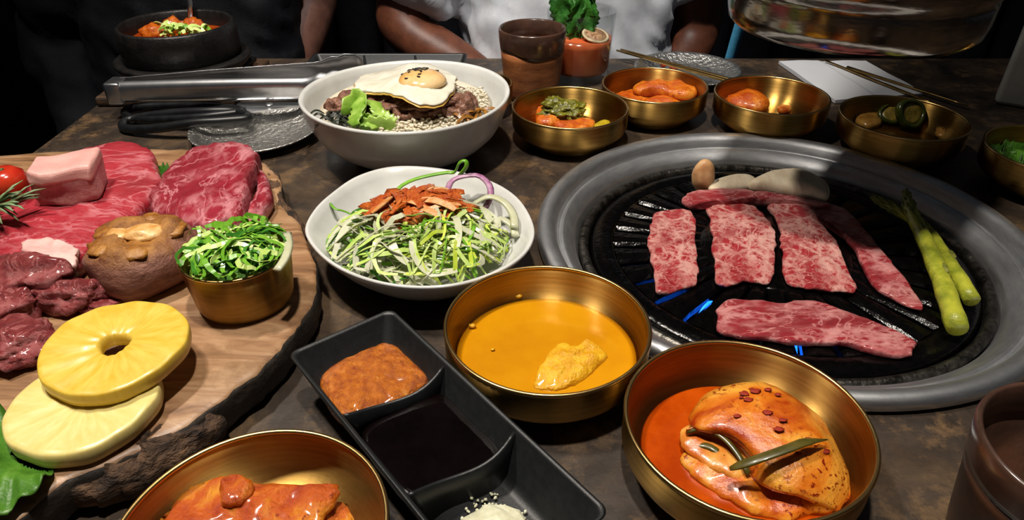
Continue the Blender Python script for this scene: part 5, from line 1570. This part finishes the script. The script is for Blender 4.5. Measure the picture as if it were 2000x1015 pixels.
mt = thing('mint_sprig', 'fresh green mint sprig standing in the cocktail', 'herb', (GX, GY, 0.050))
def leaf(base, direction, ln, wd, facing, seed):
    d = Vector(direction).normalized()
    n_ = Vector(facing).normalized()
    s = d.cross(n_).normalized()
    n_ = s.cross(d)
    N, K = 16, 9
    v, f = [], []
    for side in (0, 1):
        for i in range(N + 1):
            u = i / N
            hw = wd * math.sin(PI * u ** 0.75) ** 0.8 * (1 + 0.12 * (1 if i % 2 else -1)) + 0.0004
            for k in range(K):
                e = -1 + 2 * k / (K - 1)
                p = Vector(base) + d * (u * ln) + s * (hw * e) + n_ * (0.35 * wd * e * e - 0.12 * ln * u * u + 0.002 * math.sin(u * 14 + abs(e) * 4 + seed) - side * 0.0006)
                v.append(tuple(p))
    m = (N + 1) * K
    for i in range(N):
        for k in range(K - 1):
            q = i * K + k
            f += [(q, q + 1, q + K + 1, q + K), (m + q, m + q + K, m + q + K + 1, m + q + 1)]
        f += [(i * K, (i + 1) * K, m + (i + 1) * K, m + i * K), (i * K + K - 1, m + i * K + K - 1, m + (i + 1) * K + K - 1, (i + 1) * K + K - 1)]
    mobj('mint_leaf', v, f, MINT, mt)
sweep('stem', [(0.0, 0, 0), (-0.004, 0.002, 0.02), (-0.010, 0.004, 0.045)], 0.0012, MINT, mt, n=8)
leaf((-0.004, -0.006, -0.006), (0.004, 0.0, 0.05), 0.062, 0.017, (0.15, -1, 0.2), 1)
leaf((0.002, -0.004, 0.0), (0.012, 0.004, 0.05), 0.05, 0.014, (0.5, -1, 0.2), 2)
leaf((-0.014, 0.004, 0.004), (-0.014, 0.004, 0.05), 0.060, 0.015, (-0.4, -1, 0.1), 3)
leaf((-0.012, 0.008, 0.01), (-0.026, 0.006, 0.05), 0.055, 0.013, (-0.2, -1, 0.3), 4)
leaf((-0.006, 0.010, 0.01), (0.0, 0.015, 0.05), 0.055, 0.015, (0.2, -1, 0.1), 5)

# upright frame at the right edge
fr_ = thing('menu_stand', 'pale grey upright tabletop menu stand with a darker inset panel', 'menu stand', (0.556, 0.776, 0))
fr_.rotation_euler = (0.10, 0, -0.55)
box('frame', (0, 0.11, 0, 0.022, 0.0, 0.17), M('pale_grey_plastic', '#8c8c86', '#9b9b95', 30, rough=0.5), fr_, b=0.006, smooth=True)
box('inset_panel', (0.022, 0.088, -0.0015, 0.004, 0.045, 0.150), M('grey_panel', '#4c4f4c', '#5b5e5a', 60, rough=0.5), fr_, b=0.001)

# ---------------------------------------------------------------- people across the table
SKIN1 = M('brown_skin', '#5c3424', '#6f402c', 60, rough=0.45, bmp=0.1, bscale=500, sss=0.1)
SKIN2 = M('tan_skin', '#7d5446', '#8f6252', 60, rough=0.5, sss=0.1)
def skin_obj(name, verts, edges, mat, parent, sub=2, vox=None, extra=()):
    me = bpy.data.meshes.new(name)
    me.from_pydata([v[:3] for v in verts], edges, [])
    o = bpy.data.objects.new(name, me)
    COL.objects.link(o)
    o.modifiers.new('s', 'SKIN')
    for k, v in enumerate(verts):
        sv = me.skin_vertices[0].data[k]
        sv.radius = (v[3], v[4] if len(v) > 4 else v[3])
        sv.use_root = (k == 0)
    m = o.modifiers.new('d', 'SUBSURF')
    m.levels = m.render_levels = sub
    dg = bpy.context.evaluated_depsgraph_get()
    me2 = bpy.data.meshes.new_from_object(o.evaluated_get(dg))
    V = [tuple(v.co) for v in me2.vertices]
    F = [list(p.vertices) for p in me2.polygons]
    bpy.data.objects.remove(o)
    V, F = join((V, F), *extra)
    o = mobj(name, V, F, mat, parent)
    if vox:
        m = o.modifiers.new('r', 'REMESH')
        m.mode = 'VOXEL'
        m.voxel_size = vox
        m.use_smooth_shade = True
        dg = bpy.context.evaluated_depsgraph_get()
        me2 = bpy.data.meshes.new_from_object(o.evaluated_get(dg))
        o.modifiers.clear()
        o.data = me2
        me2.materials.clear()
        me2.materials.append(mat)
        bm = bmesh.new()
        bm.from_mesh(me2)
        for _ in range(3):
            bmesh.ops.smooth_vert(bm, verts=bm.verts, factor=0.5, use_axis_x=True, use_axis_y=True, use_axis_z=True)
        bm.to_mesh(me2)
        bm.free()
        me2.polygons.foreach_set('use_smooth', [True] * len(me2.polygons))
    return o

def person(cx, label, skin, shirt, trousers, hairm, armL, armR, sleeve, lean=0.0):
    """seated diner; local frame: +y is away from the table, z = 0 at the table top; arm = (shoulder, elbow, wrist, hand direction)"""
    t = thing('person', label, 'person', (cx, 1.115, 0))
    V, E = [], []
    def add(x, y, z, r, r2=None, link=None):
        V.append((x, y, z, r, r2 or r))
        if link is not None:
            E.append((link, len(V) - 1))
        return len(V) - 1
    pel = add(0, 0.03, -0.24, 0.13, 0.10)
    ab = add(0, 0.01, -0.10, 0.135, 0.105, pel)
    ch = add(0, 0.02, 0.08, 0.14, 0.10, ab)
    up = add(0, 0.03, 0.20, 0.12, 0.085, ch)
    nk = add(0, 0.03, 0.31, 0.055, 0.055, up)
    hd_ = add(0, 0.015, 0.40, 0.06, 0.065, nk)
    ex = []
    ex.append(blob_vf((0, 0.005, 0.455), (0.075, 0.092, 0.115), 0.02, 1.5, 1, 4))
    ex.append(blob_vf((0, -0.092, 0.445), (0.013, 0.016, 0.022), 0, 1, 1, 3))
    for s in (-1, 1):
        ex.append(blob_vf((s * 0.076, 0.012, 0.45), (0.010, 0.018, 0.030), 0, 1, 1, 3))
    for s, arm_ in ((-1, armL), (1, armR)):
        S, El, W, HD = arm_
        sh = add(*S, 0.062, 0.06, up)
        mid = add(*[(S[j] + El[j]) / 2 for j in range(3)], 0.052, None, sh)
        e_ = add(*El, 0.044, None, mid)
        fm = add(*[El[j] * 0.65 + W[j] * 0.35 for j in range(3)], 0.043, None, e_)
        wr = add(*W, 0.027, 0.024, fm)
        hdv = Vector(HD).normalized()
        side = hdv.cross(Vector((0, 0, 1))).normalized()
        pm = Vector(W) + hdv * 0.05
        p_ = add(*pm, 0.036, 0.018, wr)
        for q, (o_, ln) in enumerate(((-0.028, 0.062), (-0.010, 0.075), (0.010, 0.072), (0.028, 0.055))):
            b0_ = Vector(W) + hdv * 0.088 + side * o_
            v1, f1 = sweep_vf(cat_open([tuple(b0_ - hdv * 0.03), tuple(b0_), tuple(b0_ + hdv * ln * 0.5 + Vector((0, 0, -0.006))), tuple(b0_ + hdv * ln + Vector((0, 0, -0.022)))], 9), [0.010, 0.010, 0.0095, 0.0095, 0.009, 0.009, 0.0085, 0.008, 0.005], n=8)
            ex.append((v1, f1))
        b0_ = Vector(W) + hdv * 0.03 - side * 0.03 * (1 if s < 0 else -1)
        v1, f1 = sweep_vf(cat_open([tuple(b0_), tuple(b0_ + hdv * 0.025 - side * 0.022 * (1 if s < 0 else -1)), tuple(b0_ + hdv * 0.058 - side * 0.026 * (1 if s < 0 else -1))], 8), [0.013, 0.012, 0.011, 0.011, 0.010, 0.010, 0.009, 0.005], n=8)
        ex.append((v1, f1))
    for s in (-1, 1):
        hp = add(s * 0.09, 0.02, -0.27, 0.085, None, pel)
        kn = add(s * 0.12, -0.36, -0.25, 0.06, None, hp)
        an = add(s * 0.12, -0.34, -0.66, 0.042, None, kn)
        ft = add(s * 0.13, -0.45, -0.72, 0.035, 0.028, an)
    skin_obj('body', V, E, skin, t, 2, 0.007, ex)
    # clothing
    parts = [sweep_vf(cat_open([(0, 0.03, -0.30), (0, 0.01, -0.10), (0, 0.015, 0.06), (0, 0.03, 0.20), (0, 0.03, 0.29)], 22),
                      [0.168 + 0.006 * math.sin(k * 0.4) if k < 13 else 0.172 - 0.011 * (k - 13) for k in range(22)], n=32, flat=0.76)]
    for (s, arm_), sl in zip(((-1, armL), (1, armR)), sleeve):
        S, El, Wr = Vector(arm_[0]), Vector(arm_[1]), Vector(arm_[2])
        pth = [(S.x * 0.4, S.y, S.z + 0.02), tuple(S), tuple(S + (El - S) * min(sl, 1) * 0.6), tuple(S + (El - S) * min(sl, 1))]
        rr = [0.07, 0.075, 0.076, 0.072]
        if sl > 1:
            pth += [tuple(El + (Wr - El) * 0.5), tuple(El + (Wr - El) * 0.97)]
            rr = [0.07, 0.075, 0.072, 0.062, 0.056, 0.042]
        parts.append(sweep_vf(pth, rr, n=24))
    sv_, sf_ = join(*parts)
    so = mobj('shirt', sv_, sf_, shirt, t)
    rm = so.modifiers.new('r', 'REMESH')
    rm.mode = 'VOXEL'
    rm.voxel_size = 0.009
    me2 = bpy.data.meshes.new_from_object(so.evaluated_get(bpy.context.evaluated_depsgraph_get()))
    so.modifiers.clear()
    so.data = me2
    me2.materials.clear()
    me2.materials.append(shirt)
    bm = bmesh.new()
    bm.from_mesh(me2)
    for _ in range(5):
        bmesh.ops.smooth_vert(bm, verts=bm.verts, factor=0.5, use_axis_x=True, use_axis_y=True, use_axis_z=True)
    bm.to_mesh(me2)
    bm.free()
    me2.polygons.foreach_set('use_smooth', [True] * len(me2.polygons))
    for v in so.data.vertices:
        c = v.co
        k = fbm((c.x * 0.7 + c.z * 0.9, c.y, c.z * 0.5), 17, 3) * 0.014 + fbm((c.x + c.z, c.y, c.z), 34, 5) * 0.007
        v.co = c + v.normal * k
    TV = [(0, 0.03, -0.25, 0.15, 0.13)]
    TE = []
    for s in (-1, 1):
        i0 = len(TV)
        TV += [(s * 0.09, 0.02, -0.27, 0.10, 0.10), (s * 0.12, -0.36, -0.25, 0.075, 0.075), (s * 0.12, -0.34, -0.62, 0.06, 0.06)]
        TE += [(0, i0), (i0, i0 + 1), (i0 + 1, i0 + 2)]
    skin_obj('trousers', TV, TE, trousers, t, 2, 0.012)
    hv, hf = blob_vf((0, 0.022, 0.485), (0.083, 0.092, 0.098), 0.06, 4, 2, 4)
    hv = [(x, y if y > -0.075 else -0.075, z if (y > 0.0 or z > 0.51) else 0.51 + (z - 0.51) * 0.1) for x, y, z in hv]
    mobj('hair', hv, hf, hairm, t)
    for s in (-1, 1):
        e = blob('eye', (s * 0.030, -0.078, 0.462), (0.012, 0.010, 0.010), M('eye_white', '#d8d4cc', rough=0.2), t, amp=0, sub=3)
        blob('iris', (0, -0.008, 0), (0.005, 0.0035, 0.005), M('dark_iris', '#1c110b', rough=0.1), e, amp=0, sub=2)
    sweep('mouth', cat_open([(-0.024, -0.076, 0.398), (0, -0.087, 0.395), (0.024, -0.076, 0.398)], 9), [0.002, 0.005, 0.006, 0.0065, 0.0065, 0.0065, 0.006, 0.005, 0.002], M('lips', '#5a2a24', rough=0.4), t, n=8)
    return t
TEE = M('white_cotton', '#c8ccd4', '#d5d8de', 40, rough=0.85, bmp=0.25, bscale=900, sheen=0.2)
NAVY = M('dark_navy_cotton', '#0d0f15', '#141720', 30, rough=0.8, bmp=0.3, bscale=300)
DENIM = M('dark_trousers', '#11141c', '#181c26', 80, rough=0.8)
HAIR = M('black_hair', '#0b0908', '#15110f', 120, rough=0.6, bmp=0.8, bscale=400)
person(0.085, 'person in a white t-shirt seated across the table behind the cocktail', SKIN1, TEE, DENIM, HAIR,
       ((-0.17, 0.04, 0.205), (-0.262, -0.045, 0.012), (-0.085, -0.112, -0.075), (1, -0.05, -0.35)),
       ((0.18, 0.05, 0.20), (0.225, 0.07, -0.03), (0.10, -0.07, -0.16), (-1, -0.05, -0.3)), (0.86, 0.70))
person(-0.50, 'person in dark navy clothes seated behind the stone pot', SKIN2, NAVY, DENIM, HAIR,
       ((-0.17, 0.04, 0.20), (-0.22, 0.02, -0.05), (-0.12, -0.12, -0.17), (1, -0.1, -0.2)),
       ((0.16, 0.07, 0.20), (0.180, 0.10, 0.035), (0.10, -0.06, -0.17), (-0.5, -0.6, -0.4)), (1.2, 0.45))

# light blue strap hanging beside the diner
o = sweep('hanging_strap', cat_open([(0.262, 1.274, 0.06), (0.263, 1.264, 0.18), (0.268, 1.190, 0.2935), (0.290, 1.092, 0.270), (0.334, 1.036, 0.16), (0.331, 1.022, 0.08), (0.322, 1.020, 0.0), (0.312, 1.030, -0.12), (0.310, 1.080, -0.31), (0.312, 1.130, -0.385), (0.313, 1.17, -0.3915), (0.314, 1.22, -0.3920)], 60), 0.0140, M('light_blue_webbing', '#3f8fb8', '#4d9cc4', 200, rough=0.6, bmp=0.4, bscale=700), n=4, flat=0.14, rect=True)
tag(o, 'light blue webbing strap hanging beside the person in white', 'strap')
